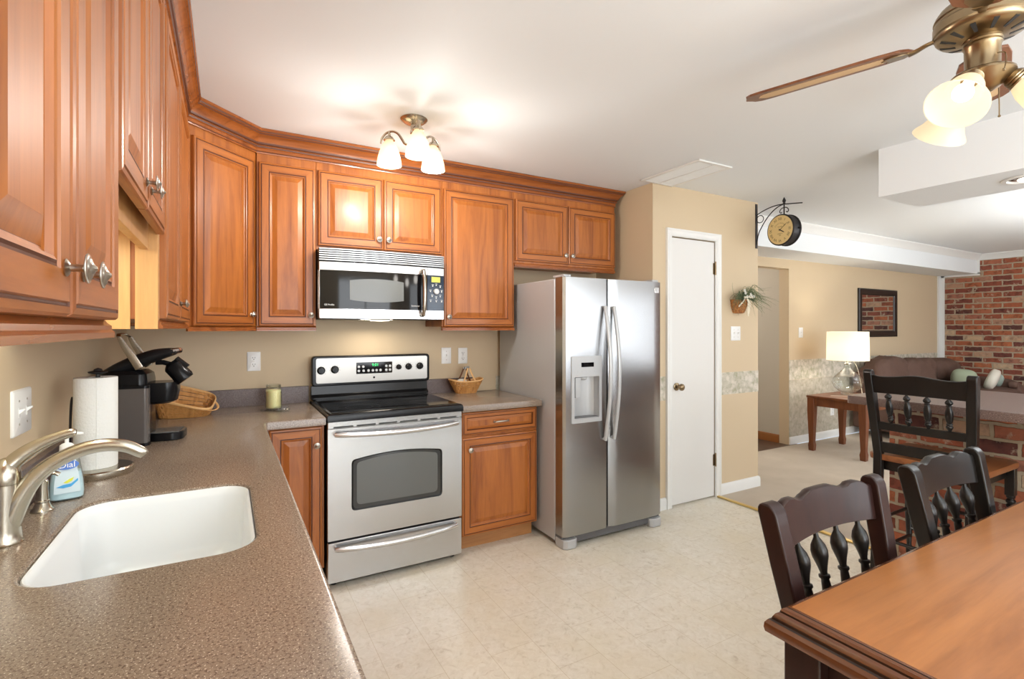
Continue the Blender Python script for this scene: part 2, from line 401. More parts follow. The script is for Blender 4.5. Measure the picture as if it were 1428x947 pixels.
def thing(name, label, cat, loc=(0, 0, 0), rotz=0, group=None):
    o = bpy.data.objects.new(name, None); COL.objects.link(o); o.empty_display_size = .05
    o.location = loc; o.rotation_euler = (0, 0, rotz)
    return tag(o, label, cat, group)
def struct(name, mb, m, label=None, **k):
    o = mb.obj(name, m, **k); o['kind'] = 'structure'
    if label: o['label'] = label
    return o
def text(name, s, size, loc, rot, m, parent, ext=.0004, align='CENTER', label=None):
    c = bpy.data.curves.new(name, 'FONT'); c.body = s; c.size = size; c.extrude = ext; c.align_x = align; c.align_y = 'CENTER'
    t = bpy.data.objects.new(name + '_tmp', c)
    COL.objects.link(t); dg = bpy.context.evaluated_depsgraph_get(); dg.update()
    me = bpy.data.meshes.new_from_object(t.evaluated_get(dg)); bpy.data.objects.remove(t)
    me.materials.clear(); me.materials.append(m)
    o = bpy.data.objects.new(name, me); COL.objects.link(o); o.parent = parent; o.location = loc; o.rotation_euler = rot
    if label: o['label'] = label
    return o
def rrect(x0, x1, y0, y1, r, n=6):
    P_ = []
    for cx, cy, a0 in ((x1 - r, y0 + r, -PI / 2), (x1 - r, y1 - r, 0), (x0 + r, y1 - r, PI / 2), (x0 + r, y0 + r, PI)):
        for i in range(n + 1):
            a = a0 + PI / 2 * i / n; P_.append((cx + r * math.cos(a), cy + r * math.sin(a)))
    return P_
def offset(P_, d):      # outline (ccw) offset outwards by d
    n = len(P_); out = []
    for i in range(n):
        a, b_, c = Vector(P_[i - 1]), Vector(P_[i]), Vector(P_[(i + 1) % n])
        e1 = (b_ - a); e2 = (c - b_)
        n1 = Vector((e1.y, -e1.x)).normalized(); n2 = Vector((e2.y, -e2.x)).normalized()
        m_ = (n1 + n2); m_ = m_ / max(m_.length_squared, 1e-6) * 2
        out.append(tuple(b_ + m_ * d))
    return out
def slab(mb, outer, z0, z1, holes=(), prof=((0, 0), (0, -.004), (-.0015, -.0015), (-.005, 0))):
    """worktop: outline ccw, rounded top edge. prof = list of (outward offset, z relative to top) from bottom to top"""
    pr = [(prof[0][0], z0)] + [(d, z1 + z) for d, z in prof[1:]]
    rings = [offset(outer, d) for d, _ in pr]
    mb.loft([[(x, y, z) for x, y in r] for r, (_, z) in zip(rings, pr)], cap=False)
    hr = []
    for h in holes:      # h ccw outline
        rr = [offset(h, -d) for d, _ in pr]
        mb.loft([[(x, y, z) for x, y in r] for r, (_, z) in zip(rr, pr)], cap=False); hr.append(rr)
    for k, z in ((0, z0), (-1, z1)):
        loops = [[Vector((x, y, 0)) for x, y in rings[k]]] + [[Vector((x, y, 0)) for x, y in r[k]] for r in hr]
        flat = [p for l in loops for p in l]; vs = [mb.v((p.x, p.y, z)) for p in flat]
        for t in tessellate_polygon(loops): mb.f([vs[i] for i in t])
    return mb
def sweep(mb, path, prof, flip=1, z0=0, cap=True, mis=None):
    """mitred moulding: path list of (x,y); prof list of (out, z); out to the right of travel * flip"""
    n = len(path); rings = []
    for i in range(n):
        b_ = Vector(path[i]); a = Vector(path[max(i - 1, 0)]); c = Vector(path[min(i + 1, n - 1)])
        e1 = (b_ - a) if i > 0 else (c - b_); e2 = (c - b_) if i < n - 1 else (b_ - a)
        n1 = Vector((e1.y, -e1.x)).normalized() * flip; n2 = Vector((e2.y, -e2.x)).normalized() * flip
        m_ = n1 + n2; m_ = m_ / m_.length_squared * 2
        rings.append([(b_.x + m_.x * d, b_.y + m_.y * d, z0 + z) for d, z in prof])
    mb.loft(rings, cap=cap, mis=mis); return mb

# ------------------------------------------------------------------ raised panel doors
DPROF = [(0, 0), (0, .013), (.003, .017), (.010, .0185), (.0115, .0165), (.014, .0165), (.0155, .0195), (.048, .0195), (.049, .0165), (.052, .0165),
         (.055, .018), (.059, .0165), (.062, .010), (.066, .0085), (.0665, .0085), (.092, .0165)]
def panel_door(w, h, k=1.0, small=False):
    mb = MB(); prof = [(i * k, d) for i, d in DPROF]
    if small: prof = [(0, 0), (0, .013), (.003, .017), (.008, .0185), (.0095, .0165), (.012, .0165), (.0135, .0195), (.030, .0195), (.031, .0165), (.034, .012), (.036, .010), (.052, .0165)]
    lim = min(w, h) / 2 - .012
    kk = min(1, lim / prof[-1][0])
    rings = [[(i * kk, -d, i * kk), (w - i * kk, -d, i * kk), (w - i * kk, -d, h - i * kk), (i * kk, -d, h - i * kk)] for i, d in prof]
    R = [[mb.v(p) for p in r] for r in rings]
    gl = {3, 4, 8, 9, 13} if not small else {3, 4, 8, 9}
    for q, (A, B) in enumerate(zip(R[:-1], R[1:])):
        for i in range(4):
            j = (i + 1) % 4
            mi = 2 if q in gl else (1 if i in (0, 2) and prof[q][0] < .06 else 0)
            mb.f([A[i], A[j], B[j], B[i]], mi)
    mb.f(R[0][::-1], 0); mb.f(R[-1], 0)
    return mb
DM = lambda: [M['cherry'], M['cherry_rail'], M['groove_line']]
def knob(parent, x, z, y=-.0195, s=1.0, name='knob'):
    mb = MB()
    p = [(0, .0085), (.002, .0095), (.004, .0075), (.006, .0040), (.019, .0040), (.0215, .0060), (.0228, .0150), (.0240, .0160), (.0252, .0155),
         (.0256, .0128), (.0262, .0122), (.0270, .0118), (.0290, .0085), (.0292, .0062), (.0310, .0050), (.0315, .0034), (.0335, .0026), (.0345, .0001)]
    mb.axis((0, 0, 0), (0, -1, 0), [(t * s * .78, r * s) for t, r in p], 20)
    o = mb.obj(name, M['pewter'], parent, loc=(x, y, z), ang=50); o['label'] = 'pewter ringed knob'
    return o
def add_door(parent, x, y, z, w, h, kn=None, rot=0, small=False, name='door'):
    o = panel_door(w, h, small=small).obj(name, DM(), parent, loc=(x, y, z), rot=(0, 0, rot), ang=15)
    if kn: knob(o, kn[0], kn[1])
    return o
RAIL = [(0, 0), (.012, 0), (.012, .008), (.008, .012), (.008, .018), (.003, .022), (0, .026)]
def cabinet(name, label, loc, rotz, w, z0, z1, depth, doors, rail=True, cat='cabinet', group=None, railz=None, ends=(0, 0)):
    """local frame: x along wall, y<0 outwards, z up (world heights); body between z0..z1"""
    t = thing(name, label, cat, loc, rotz, group)
    b = MB(); b.box(0, w, -depth, -.002, z0, z1)
    b.obj('body', M['cherry'], t, bevel=.0015)
    for d in doors:
        x0, x1, za, zb, kn = d
        add_door(t, x0, -depth, za, x1 - x0, zb - za, kn)
    if rail:
        r = MB(); sweep(r, [(ends[0], -depth), (w - ends[1], -depth)], RAIL, 1, z0 - .026 if railz is None else railz)
        r.box(ends[0], w - ends[1], -depth, -depth + .018, z0 - .026, z0)
        r.obj('light_rail', M['molding'], t)
    return t

# ------------------------------------------------------------------ the room
ZC = 2.44
PX0, PX1, PY = 3.215, 4.45, -.66       # pantry block
BX = 10.05                             # brick wall
MY = .13                               # wall with the mirror
RY = -6.5                              # rear wall
struct('floor', MB().box(-.1, 3.92, RY - .1, 0.1, -.06, 0), M['tile'], 'cream mottled vinyl tile kitchen floor', smooth=False)
b = MB(); b.box(3.92, BX + .1, RY - .1, .10, -.06, .006)
o = struct('floor', b, M['carpet'], 'beige carpet floor of the living area', smooth=False)
struct('floor', MB().box(PX1, 6.3, .10, 2.7, -.06, .004), M['hardwood'], 'dark hallway floor', smooth=False)
struct('ceiling', MB().box(-.1, BX + .1, RY - .1, 2.7, ZC, ZC + .1), M['ceiling'], smooth=False)
struct('wall_left', MB().box(-.1, 0, RY - .1, .1, 0, ZC), M['wall'], smooth=False)
struct('wall_back', MB().box(0, PX0 + .05, 0, .1, 0, ZC), M['wall'], smooth=False)
b = MB(); b.box(PX0, PX0 + .1, PY + .1, 0, 0, ZC)
b.box(PX0, 3.40, PY, PY + .1, 0, ZC); b.box(3.925, PX1, PY, PY + .1, 0, ZC); b.box(3.40, 3.925, PY, PY + .1, 2.06, ZC)
b.box(PX1 - .1, PX1, PY + .1, 2.7, 0, ZC)
struct('wall_pantry', b, M['wall'], smooth=False)
b = MB(); b.box(6.17, BX, MY, MY + .12, 0, ZC); b.box(PX1, 6.17, MY, MY + .12, 2.055, ZC)
struct('wall_living_back', b, M['wall'], smooth=False)
struct('wall_hall_right', MB().box(6.17, 6.27, MY + .12, 2.7, 0, ZC), M['hallwall'], smooth=False)
struct('wall_hall_end', MB().box(PX1, 6.27, 2.6, 2.7, 0, ZC), M['hallwall'], smooth=False)
struct('wall_living_right', MB().box(BX, BX + .12, RY, MY + .12, 0, ZC), M['brick'], 'old red brick accent wall', smooth=False)
struct('wall_half_height', MB().box(3.95, 4.25, -3.9, -1.87, 0, .925), M['brick'], 'low brick half wall under the breakfast bar', smooth=False)
# rear wall (behind the camera), unseen; glazed openings added for the daylight fill
ops = [(.8, 3.2, .05, 2.25), (4.2, 6.6, .05, 2.25), (7.4, 9.4, .45, 2.15)]
b = MB(); xs = 0
for x0, x1, za, zb in ops:
    b.box(xs, x0, RY - .1, RY, 0, ZC); b.box(x0, x1, RY - .1, RY, 0, za); b.box(x0, x1, RY - .1, RY, zb, ZC); xs = x1
b.box(xs, BX, RY - .1, RY, 0, ZC)
struct('wall_rear', b, M['wall'], smooth=False)
for i, (x0, x1, za, zb) in enumerate(ops):
    b = MB(); f = .05; mx = (x0 + x1) / 2
    for a in (x0, mx - f / 2, x1 - f): b.box(a, a + f, RY - .07, RY - .02, za, zb)
    b.box(x0, x1, RY - .069, RY - .021, za, za + f); b.box(x0, x1, RY - .069, RY - .021, zb - f, zb)
    wn = struct('window_%d' % (i + 1), b, M['white'], smooth=False)
    MB().box(x0 + f, x1 - f, RY - .047, RY - .043, za + f, zb - f).obj('pane', M['water'], wn, smooth=False)
# soffit along the living back wall, header over the breakfast bar
struct('trim_1', MB().box(PX1, BX, -.32, MY, 2.16, ZC), M['ceiling'], 'white boxed soffit along the living room wall', smooth=False)
struct('trim_2', MB().box(3.90, 4.405, -4.6, -1.835, 2.153, ZC), M['ceiling'], 'white dropped header over the breakfast bar', smooth=False)
CP = [(0, 0), (0, -.085), (.010, -.085), (.012, -.075), (.030, -.055), (.050, -.025), (.060, -.018), (.066, -.010), (.066, 0)]
b = MB(); sweep(b, [(PX1, -.32), (BX, -.32)], CP, 1, ZC); sweep(b, [(BX, -.325), (BX, RY)], CP, 1, ZC)
struct('trim_3', b, M['white'], 'white crown moulding of the living room')
b = MB(); b.box(BX - .10, BX - .001, MY - .02, MY - .001, 0, 2.16); b.box(BX - .02, BX - .001, -.345, -.30, 2.16, ZC - .085); b.box(BX - .02, BX - .001, -.345, MY, 2.135, 2.175); b.box(BX - .02, BX - .001, MY - .06, MY, 0, 2.16)
struct('trim_4', b, M['white'], 'white corner trim at the brick wall', smooth=False)
# baseboards
BP = [(0, 0), (.014, 0), (.014, .065), (.011, .078), (.006, .086), (0, .088)]
def base(name, path, m=None, h=1.0, z=.006):
    b = MB(); sweep(b, path, [(d, q * h) for d, q in BP], 1, z); struct(name, b, m or M['white'])
base('baseboard_living_back', [(6.17, MY), (BX - .1, MY)])
base('baseboard_pantry', [(3.955, PY), (PX1, PY), (PX1, MY)])
base('baseboard_pantry_left', [(PX0, -.45), (PX0, PY), (3.345, PY)][1:], z=0)
base('baseboard_hall', [(6.17, 2.6), (6.17, MY + .12)][::1], M['baseboardwood'], 1.1, z=.004)
# wallpaper border bands
struct('trim_5', MB().box(3.953, PX1 + .002, PY - .0025, PY, .818, .999), M['border'], 'floral wallpaper border band right of the pantry door', smooth=False)
struct('trim_6', MB().box(PX0, 3.344, PY - .0025, PY, .818, .999), M['border'], 'floral wallpaper border band left of the pantry door', smooth=False)
struct('trim_7', MB().box(2.25, PX0, -.0025, 0, .818, .999), M['border'], 'floral wallpaper border band behind the fridge', smooth=False)
b = MB(); b.box(6.17, BX - .1, MY - .004, MY, .76, .99); struct('trim_8', b, M['border'], 'floral wallpaper border in the living room', smooth=False)
struct('trim_9', MB().box(6.17, BX - .1, MY - .003, MY, .09, .757), M['wallpaper'], 'mottled grey green wallpaper below the border', smooth=False)
struct('trim_10', MB().box(3.905, 3.935, -1.87, PY - .001, .004, .012), M['brassbright'], 'brass floor strip between tile and carpet', smooth=False)
# pantry door
b = MB(); cp = [(0, 0), (.010, .0), (.016, .006), (.016, .012), (.012, .020), (.014, .040), (.020, .048), (.020, .058), (0, .058)]
# casing as mitred frame: offsets measured outward in x/z
def casing(mb, x0, x1, zt, y):
    pts = [(x0, 0), (x0, zt), (x1, zt), (x1, 0)]
    rings = []
    for (px, pz), (sx, sz) in zip(pts, ((-1, 0), (-1, 1), (1, 1), (1, 0))):
        rings.append([(px + sx * q, y - d, pz + sz * q) for d, q in cp])
    mb.loft(rings)
casing(b, 3.405, 3.898, 2.06, PY)
struct('trim_11', b, M['white'], 'white casing around the pantry door')
b = MB(); b.box(3.410, 3.893, PY + .002, PY + .035, .012, 2.052)
d = struct('door_1', b, M['doorwhite'], 'plain white narrow pantry door', bevel=.002)
k = MB(); k.axis((3.462, PY + .002, .915), (3.462, PY - .07, .915), [(0, .028), (.10, .030), (.14, .026), (.17, .010), (.45, .009), (.55, .018), (.68, .0265), (.86, .0255), (.98, .016), (1, .004)], 22)
k.obj('door_handle', M['brass'], d, ang=50)['label'] = 'antique brass round knob'
for z in (.30, 1.84):
    h = MB(); h.cyl((3.897, PY - .009, z - .05), (3.897, PY - .009, z + .05), .006, n=10); h.box(3.878, 3.897, PY - .001, PY + .003, z - .045, z + .045)
    h.ball((3.897, PY - .009, z + .053), .006, 8); h.obj('hinge', M['brass'], d)

# ------------------------------------------------------------------ wall plates
def plate(name, label, cat, loc, rotz, w, h, kind, group=None, col='plastic'):
    """local: x right, -y out of wall; origin = plate centre"""
    t = thing(name, label, cat, loc, rotz, group)
    b = MB(); b.loft([[(x, y, z) for x, z in rrect(-w / 2 + i, w / 2 - i, -h / 2 + i, h / 2 - i, .004)] for i, y in ((0, 0), (0, -.004), (.003, -.0065))])
    b.obj('cover_plate', M[col], t)
    n = {'outlet': 1, 'switch': 1, 'double': 2, 'switchoutlet': 2}[kind]
    for i in range(n):
        cx = 0 if n == 1 else (-w / 4 + i * w / 2) * .85
        if kind == 'outlet' or (kind == 'switchoutlet' and i == 0):
            for s in (-1, 1):
                r = MB(); r.loft([[(cx + x, y, s * .020 + z) for x, z in rrect(-.0165, .0165, -.014, .014, .008)] for y in (-.006, -.0085)])
                r.obj('socket', M['plastic'], t)
                q = MB(); q.box(cx - .008, cx - .0055, -.0092, -.0085, s * .02 - .002, s * .02 + .007); q.box(cx + .0055, cx + .008, -.0092, -.0085, s * .02 - .001, s * .02 + .006)
                q.cyl((cx, -.0085, s * .02 - .008), (cx, -.0092, s * .02 - .008), .003, n=8); q.obj('socket_slots', M['slot'], t, smooth=False)
            q = MB(); q.cyl((cx, -.006, 0), (cx, -.0078, 0), .003, n=10); q.obj('screw', M['pewter'], t)
        else:
            q = MB(); q.box(cx - .005, cx + .005, -.0075, -.006, -.012, .012); q.obj('toggle_slot', M['white'], t)
            q = MB(); q.loft([[(cx - .0035, -.006, -.004), (cx + .0035, -.006, -.004), (cx + .0035, -.006, .007), (cx - .0035, -.006, .007)],
                              [(cx - .003, -.018, .006), (cx + .003, -.018, .006), (cx + .003, -.018, .0105), (cx - .003, -.018, .0105)]])
            q.obj('toggle', M['plastic'], t, bevel=.0006)
            for s in (-1, 1):
                q = MB(); q.cyl((cx, -.006, s * .03), (cx, -.0075, s * .03), .003, n=10); q.obj('screw', M['pewter'], t)
    return t
plate('light_switch', 'white double light switch plate on the left wall above the sink faucet', 'light switch', (0, -1.62, 1.143), PI / 2, .135, .118, 'double')
plate('power_outlet', 'white double outlet on the tan wall above the candle, left of the range', 'power outlet', (.612, 0, 1.162), 0, .072, .115, 'outlet')
plate('light_switch', 'white single light switch right of the range, left of the outlet', 'light switch', (1.847, 0, 1.164), 0, .074, .116, 'switch')
plate('power_outlet', 'white outlet directly above the small basket, between switch and fridge', 'power outlet', (1.976, 0, 1.160), 0, .072, .116, 'outlet')
plate('light_switch', 'white double switch plate on the tan wall under the wall basket', 'light switch', (4.152, PY, 1.318), 0, .12, .118, 'double')
plate('light_switch', 'small white switch on the living room wall left of the table lamp', 'light switch', (6.40, MY, 1.31), 0, .08, .12, 'switch')
plate('power_outlet', 'outlet low on the wallpaper behind the reddish end table', 'power outlet', (7.06, MY - .004, .33), 0, .075, .115, 'outlet')

# ------------------------------------------------------------------ ceiling fittings
t = thing('ceiling_vent', 'white louvered return air vent in the ceiling by the pantry corner', 'air vent', (3.25, -.93, ZC))
b = MB((3.25, -.93, ZC)); x0, x1, y0, y1 = 3.09, 3.41, -1.19, -.67
for q in ((x0, x1, y0, y0 + .025), (x0, x1, y1 - .025, y1), (x0, x0 + .025, y0 + .02, y1 - .02), (x1 - .025, x1, y0 + .02, y1 - .02), (3.243, 3.257, y0 + .02, y1 - .02)): b.box(*q, ZC - .010, ZC)
b.obj('frame', M['white'], t, bevel=.002)
b = MB((3.25, -.93, ZC)); 
for xa, xb in ((3.115, 3.243), (3.257, 3.385)):
    for i in range(30):
        y = y0 + .03 + i * .0158; b.loft([[(xa, y, ZC - .001), (xb, y, ZC - .001), (xb, y + .002, ZC - .001), (xa, y + .002, ZC - .001)], [(xa, y + .010, ZC - .009), (xb, y + .010, ZC - .009), (xb, y + .012, ZC - .009), (xa, y + .012, ZC - .009)]])
b.obj('louvers', M['white'], t)
MB((3.25, -.93, ZC)).box(x0 + .02, x1 - .02, y0 + .02, y1 - .02, ZC - .0012, ZC - .0004).obj('duct_opening', M['greydark'], t)
t = thing('recessed_light', 'round recessed ceiling light under the white header', 'ceiling light', (4.15, -2.42, 2.153))
b = MB(); b.lathe((0, 0, 0), [(-.001, .105), (-.007, .100), (-.008, .082), (-.003, .076), (-.0005, .075), (-.0005, .105)], 32); b.obj('trim_ring', M['white'], t)
b = MB(); b.lathe((0, 0, 0), [(-.0006, .076), (-.0036, .060), (-.0046, .001)], 32); b.obj('reflector', M['chrome'], t)
b = MB(); b.lathe((0, 0, 0), [(-.0047, .040), (-.012, .034), (-.016, .001)], 20); b.obj('lens', M['bulb'], t)

# ------------------------------------------------------------------ wall cabinets
UF = .305   # face frame
# left run (world x outwards, local x = +Y)
def lcab(name, label, y0, y1, z0, doors, **k): return cabinet(name, label, (0, y0, 0), PI / 2, y1 - y0, z0, 2.40, UF, [(a - y0, b_ - y0, c, d, kn) for a, b_, c, d, kn in doors], **k)
DB, DT = 1.373, 2.27
dh = DT - DB
w1 = .272
lcab('wall_cabinet', 'near cherry wall cabinet at the far left edge with two tall doors', -2.965, -2.400, 1.372,
     [(-2.956, -2.684, DB, DT, (w1 - .034, .050)), (-2.678, -2.406, DB, DT, (.034, .050))])
lcab('wall_cabinet', 'raised cherry cabinet above the sink with two shorter doors', -2.398, -1.716, 1.66,
     [(-2.378, -2.073, 1.615, DT, (.305 - .036, .050)), (-2.067, -1.735, 1.615, DT, (.036, .050))], rail=False)
sc = bpy.data.objects['wall_cabinet.001']
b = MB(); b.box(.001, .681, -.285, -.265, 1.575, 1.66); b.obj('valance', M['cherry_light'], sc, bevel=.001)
lcab('wall_cabinet', 'cherry wall cabinet beyond the sink whose pale side panel is lit', -1.714, -.612, 1.385,
     [(-1.675, -1.215, 1.388, DT, (.434, .062)), (-1.205, -.655, 1.388, DT, (.030, .062))])
o = bpy.data.objects['wall_cabinet.002']
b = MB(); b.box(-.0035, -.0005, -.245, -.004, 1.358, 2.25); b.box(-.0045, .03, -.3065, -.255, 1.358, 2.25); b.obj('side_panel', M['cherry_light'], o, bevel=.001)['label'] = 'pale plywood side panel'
# diagonal corner cabinet
t = thing('corner_cabinet', 'diagonal cherry corner wall cabinet with one tall door', 'cabinet', (0, 0, 0))
g_ = .002
b = MB(); b.poly([(g_, -g_), (g_, -.61), (.305, -.61), (.61, -.305), (.61, -g_)], 'xy', 1.372, 2.40); b.obj('body', M['cherry'], t, bevel=.001)
wd = .305 * math.sqrt(2); dw = wd - .056
q = (wd - dw) / 2 / math.sqrt(2)
od = add_door(t, .305 + q, -.61 + q, DB, dw, dh, (dw - .026, .062), rot=PI / 4)
b = MB(); sweep(b, [(.305, -.61), (.61, -.305)], RAIL, 1, 1.346); b.obj('light_rail', M['molding'], t)
def bcab(label, x0, x1, z0, doors, **k): return cabinet('wall_cabinet', label, (x0, 0, 0), 0, x1 - x0, z0, 2.40, .315, [(a - x0, b_ - x0, c, d, kn) for a, b_, c, d, kn in doors], **k)
bcab('narrow cherry wall cabinet with one tall door left of the microwave', .612, .918, 1.372, [(.622, .911, DB, DT, (.289 - .024, .062))])
bcab('short cherry wall cabinet with two doors above the microwave', .919, 1.689, 1.815, [(.928, 1.302, 1.838, DT, (.374 - .026, .060)), (1.308, 1.682, 1.838, DT, (.026, .060))], rail=False)
bcab('tall single door cherry wall cabinet between microwave and fridge', 1.690, 2.228, 1.372, [(1.699, 2.221, DB, DT, (.030, .062))])
bcab('short cherry wall cabinet with two doors above the fridge', 2.229, 3.146, 1.818, [(2.238, 2.686, 1.838, DT, (.448 - .028, .062)), (2.692, 3.140, 1.838, DT, (.028, .062))], railz=1.797)
# crown moulding, one continuous run
t = thing('crown_molding', 'stepped cherry crown moulding running along the tops of all wall cabinets', 'moulding', (0, 0, 0))
CR = [(0, 2.318), (.006, 2.318), (.008, 2.324), (.006, 2.330), (.006, 2.344), (.012, 2.348), (.015, 2.356), (.012, 2.362), (.018, 2.366), (.021, 2.374), (.030, 2.390), (.043, 2.404), (.050, 2.408),
      (.050, 2.414), (.056, 2.417), (.059, 2.424), (.062, 2.427), (.062, 2.4385), (0, 2.4385)]
CR = [(d, z) for d, z in CR]
b = MB(); sweep(b, [(.305, -2.965), (.305, -.6135), (.6085, -.315), (3.147, -.315), (3.147, -.003)], CR, 1, mis=[1 if i in (2, 5, 7, 8, 12, 14) else 0 for i in range(len(CR))])
b.obj('molding', [M['molding'], M['groove_line']], t, ang=25)
# range of left base cabinets and worktop
CT = .900
def base_cab(label, loc, rotz, w, depth, doors, drawers, hollow=False):
    t = thing('base_cabinet', label, 'cabinet', loc, rotz)
    b = MB()
    if hollow:
        b.box(0, w, -depth, -depth + .02, .1, .858); b.box(0, w, -.02, -.002, .1, .858); b.box(0, .02, -depth + .02, -.02, .1, .858); b.box(w - .02, w, -depth + .02, -.02, .1, .858); b.box(.02, w - .02, -depth + .02, -.02, .1, .12)
    else: b.box(0, w, -depth, -.002, .1, .858)
    b.obj('body', M['cherry'], t, bevel=.0015)
    MB().box(0, w, -depth + .06, -.002, 0.001, .0995).obj('toe_kick', M['toe'], t)
    for x0, x1, za, zb, kn in doors: add_door(t, x0, -depth, za, x1 - x0, zb - za, kn)
    for x0, x1, za, zb in drawers:
        d = add_door(t, x0, -depth, za, x1 - x0, zb - za, None, small=True, name='drawer')
        cx, cz = (x1 - x0) / 2, (zb - za) / 2
        h = MB(); h.tube([(cx - .048, -.018, cz), (cx - .046, -.034, cz + .001), (cx - .02, -.042, cz + .003), (cx + .02, -.042, cz + .003), (cx + .046, -.034, cz + .001), (cx + .048, -.018, cz)], [.004, .005, .0055, .0055, .005, .004], 8)
        for s in (-1, 1): h.ball((cx + s * .049, -.022, cz), .0075, 8)
        h.obj('handle', M['pewter'], d)['label'] = 'pewter arched pull'
    return t
base_cab('lower cherry cabinet run under the sink worktop, facing the kitchen', (0, -2.9, 0), PI / 2, 1.55, .60, [(.02, .75, .115, .70, (.70, .53)), (.76, 1.53, .115, .70, (.04, .53))], [(.02, .75, .715, .85), (.76, 1.53, .715, .85)], hollow=True)
t = base_cab('cherry corner base cabinet left of the range with one visible door', (.003, 0, 0), 0, .914, .60, [(.652, .902, .110, .848, (.25 - .028, .738 - .095))], [])
base_cab('cherry base cabinet between range and fridge with drawer and door', (1.690, 0, 0), 0, .545, .60, [(.010, .539, .105, .698, (.050, .520))], [(.010, .539, .712, .850)])
b = MB(); b.box(0.001, .595, -1.345, -.601, .1, .858); o = b.obj('side_body', M['cherry'], t)
b = MB(); b.box(0.001, .535, -1.345, -.601, .001, .0995); o = b.obj('toe_kick', M['toe'], t)
# worktops
SO = rrect(.135, .528, -2.205, -1.683, .075, 8)
LO = [(.022, -3.02), (.632, -3.02), (.632, -.72)] + [(.632 + .02 * (1 - math.cos(a)), -.72 + .075 * math.sin(a)) for a in (.4, .8, 1.2)] + [(.655, -.650), (.918, -.650), (.918, -.022), (.022, -.022)]
t = thing('kitchen_worktop', 'long L shaped brown speckled worktop with the sink cut into it', 'worktop', (0, 0, 0))
b = MB(); slab(b, LO, .860, CT, [SO], prof=((0, 0), (0, -.007), (-.0015, -.003), (-.005, -.0008), (-.009, 0)))
b.obj('top', M['counter'], t, ang=30)
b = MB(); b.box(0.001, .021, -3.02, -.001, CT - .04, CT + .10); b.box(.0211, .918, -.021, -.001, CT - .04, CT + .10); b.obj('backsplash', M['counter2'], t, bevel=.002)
t = thing('kitchen_worktop', 'short brown speckled worktop between range and fridge', 'worktop', (1.69, 0, 0))
b = MB((1.69, 0, 0)); slab(b, [(1.689, -.650), (2.247, -.650), (2.247, -.022), (1.689, -.022)], .860, CT, prof=((0, 0), (0, -.007), (-.0015, -.003), (-.005, -.0008), (-.009, 0)))
b.obj('top', M['counter'], t, ang=30)
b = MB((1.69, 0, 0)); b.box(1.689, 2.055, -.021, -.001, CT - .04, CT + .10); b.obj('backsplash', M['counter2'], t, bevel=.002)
# sink
t = thing('sink', 'white undermounted kitchen sink set into the speckled worktop', 'sink', (.33, -1.944, CT - .04))
b = MB((.33, -1.944, CT - .04)); n = 8
def sr(i, z, r): return [(x, y, z) for x, y in rrect(.135 + i, .528 - i, -2.205 + i, -1.683 - i, max(r, .02), n)]
rings = [sr(-.02, .8580, .09), sr(-.02, .8598, .09), sr(0.002, .8598, .075), sr(.002, .893, .075), sr(.004, .8945, .073), sr(.007, .893, .071), sr(.010, .87, .07), sr(.020, .74, .065), sr(.032, .712, .06), sr(.055, .700, .05), sr(.12, .697, .03)]
b.loft(rings, cap=False); f_ = [b.v(p) for p in sr(.12, .697, .03)]; b.f(f_)
b.obj('basin', M['sink'], t, ang=60)
b = MB((.33, -1.944, CT - .04)); b.lathe((.33, -1.944, .6972), [(0, .045), (.003, .045), (.003, .035), (.001, .030), (.001, .001)], 24); b.obj('drain', M['nickel'], t)

# ------------------------------------------------------------------ over-range microwave
t = thing('microwave', 'stainless over-range microwave with dark window mounted under the short cabinet', 'microwave', (1.295, 0, 1.41))
O = (1.295, 0, 1.41); x0, x1 = .9215, 1.6685
b = MB(O); b.box(x0, x1, -.375, -.002, 1.42, 1.8145); b.box(x0 + .02, x1 - .02, -.37, -.05, 1.412, 1.42); b.obj('body', M['black'], t, bevel=.002)
def bow(x): return -.402 - .028 * (1 - ((x - 1.295) / .374) ** 2)
def bowed(mb, xa, xb, za, zb, back=-.376, off=0, n=14, zt=None):
    xs = [xa + (xb - xa) * i / n for i in range(n + 1)]
    mb.loft([[(x, back, za), (x, bow(x) - off, za), (x, bow(x) - off, zb if zt is None else zt(x)), (x, back, zb if zt is None else zt(x))] for x in xs])
xd = 1.553
b = MB(O)
for i in range(6):
    z = 1.8145 - (i + 1) * .0124; bowed(b, x0, x1, z + .0056, z + .0118, off=.004)
    
b.obj('vent_louvers', M['steelbright'], t); b = MB(O); bowed(b, x0, x1, 1.738, 1.8145, off=-.004); b.obj('vent_recess', M['black'], t)
b = MB(O); bowed(b, x0, xd, 1.690, 1.7375, off=.002); bowed(b, x0, xd, 1.4165, 1.4715, off=.002); bowed(b, x0, x0 + .004, 1.4715, 1.690, off=.001, n=1)
d = b.obj('door', M['steelbright'], t, bevel=.0015)
b = MB(O); bowed(b, x0 + .004, xd, 1.4716, 1.6899, off=0); b.obj('door_glass', M['blackglass'], d)['label'] = 'dark smoked door glass'
b = MB(O)
xs = [1.085 + i * (1.40 - 1.085) / 12 for i in range(13)]
wz = lambda x, s: (1.5805 + s * (.056 + .012 * (1 - ((x - 1.2425) / .1575) ** 2)))
b.loft([[(x, bow(x) + .001, wz(x, -1)), (x, bow(x) - .0012, wz(x, -1)), (x, bow(x) - .0012, wz(x, 1)), (x, bow(x) + .001, wz(x, 1))] for x in xs]); b.obj('window_screen', M['ovenmesh'], d)['label'] = 'grey curved edge window screen'
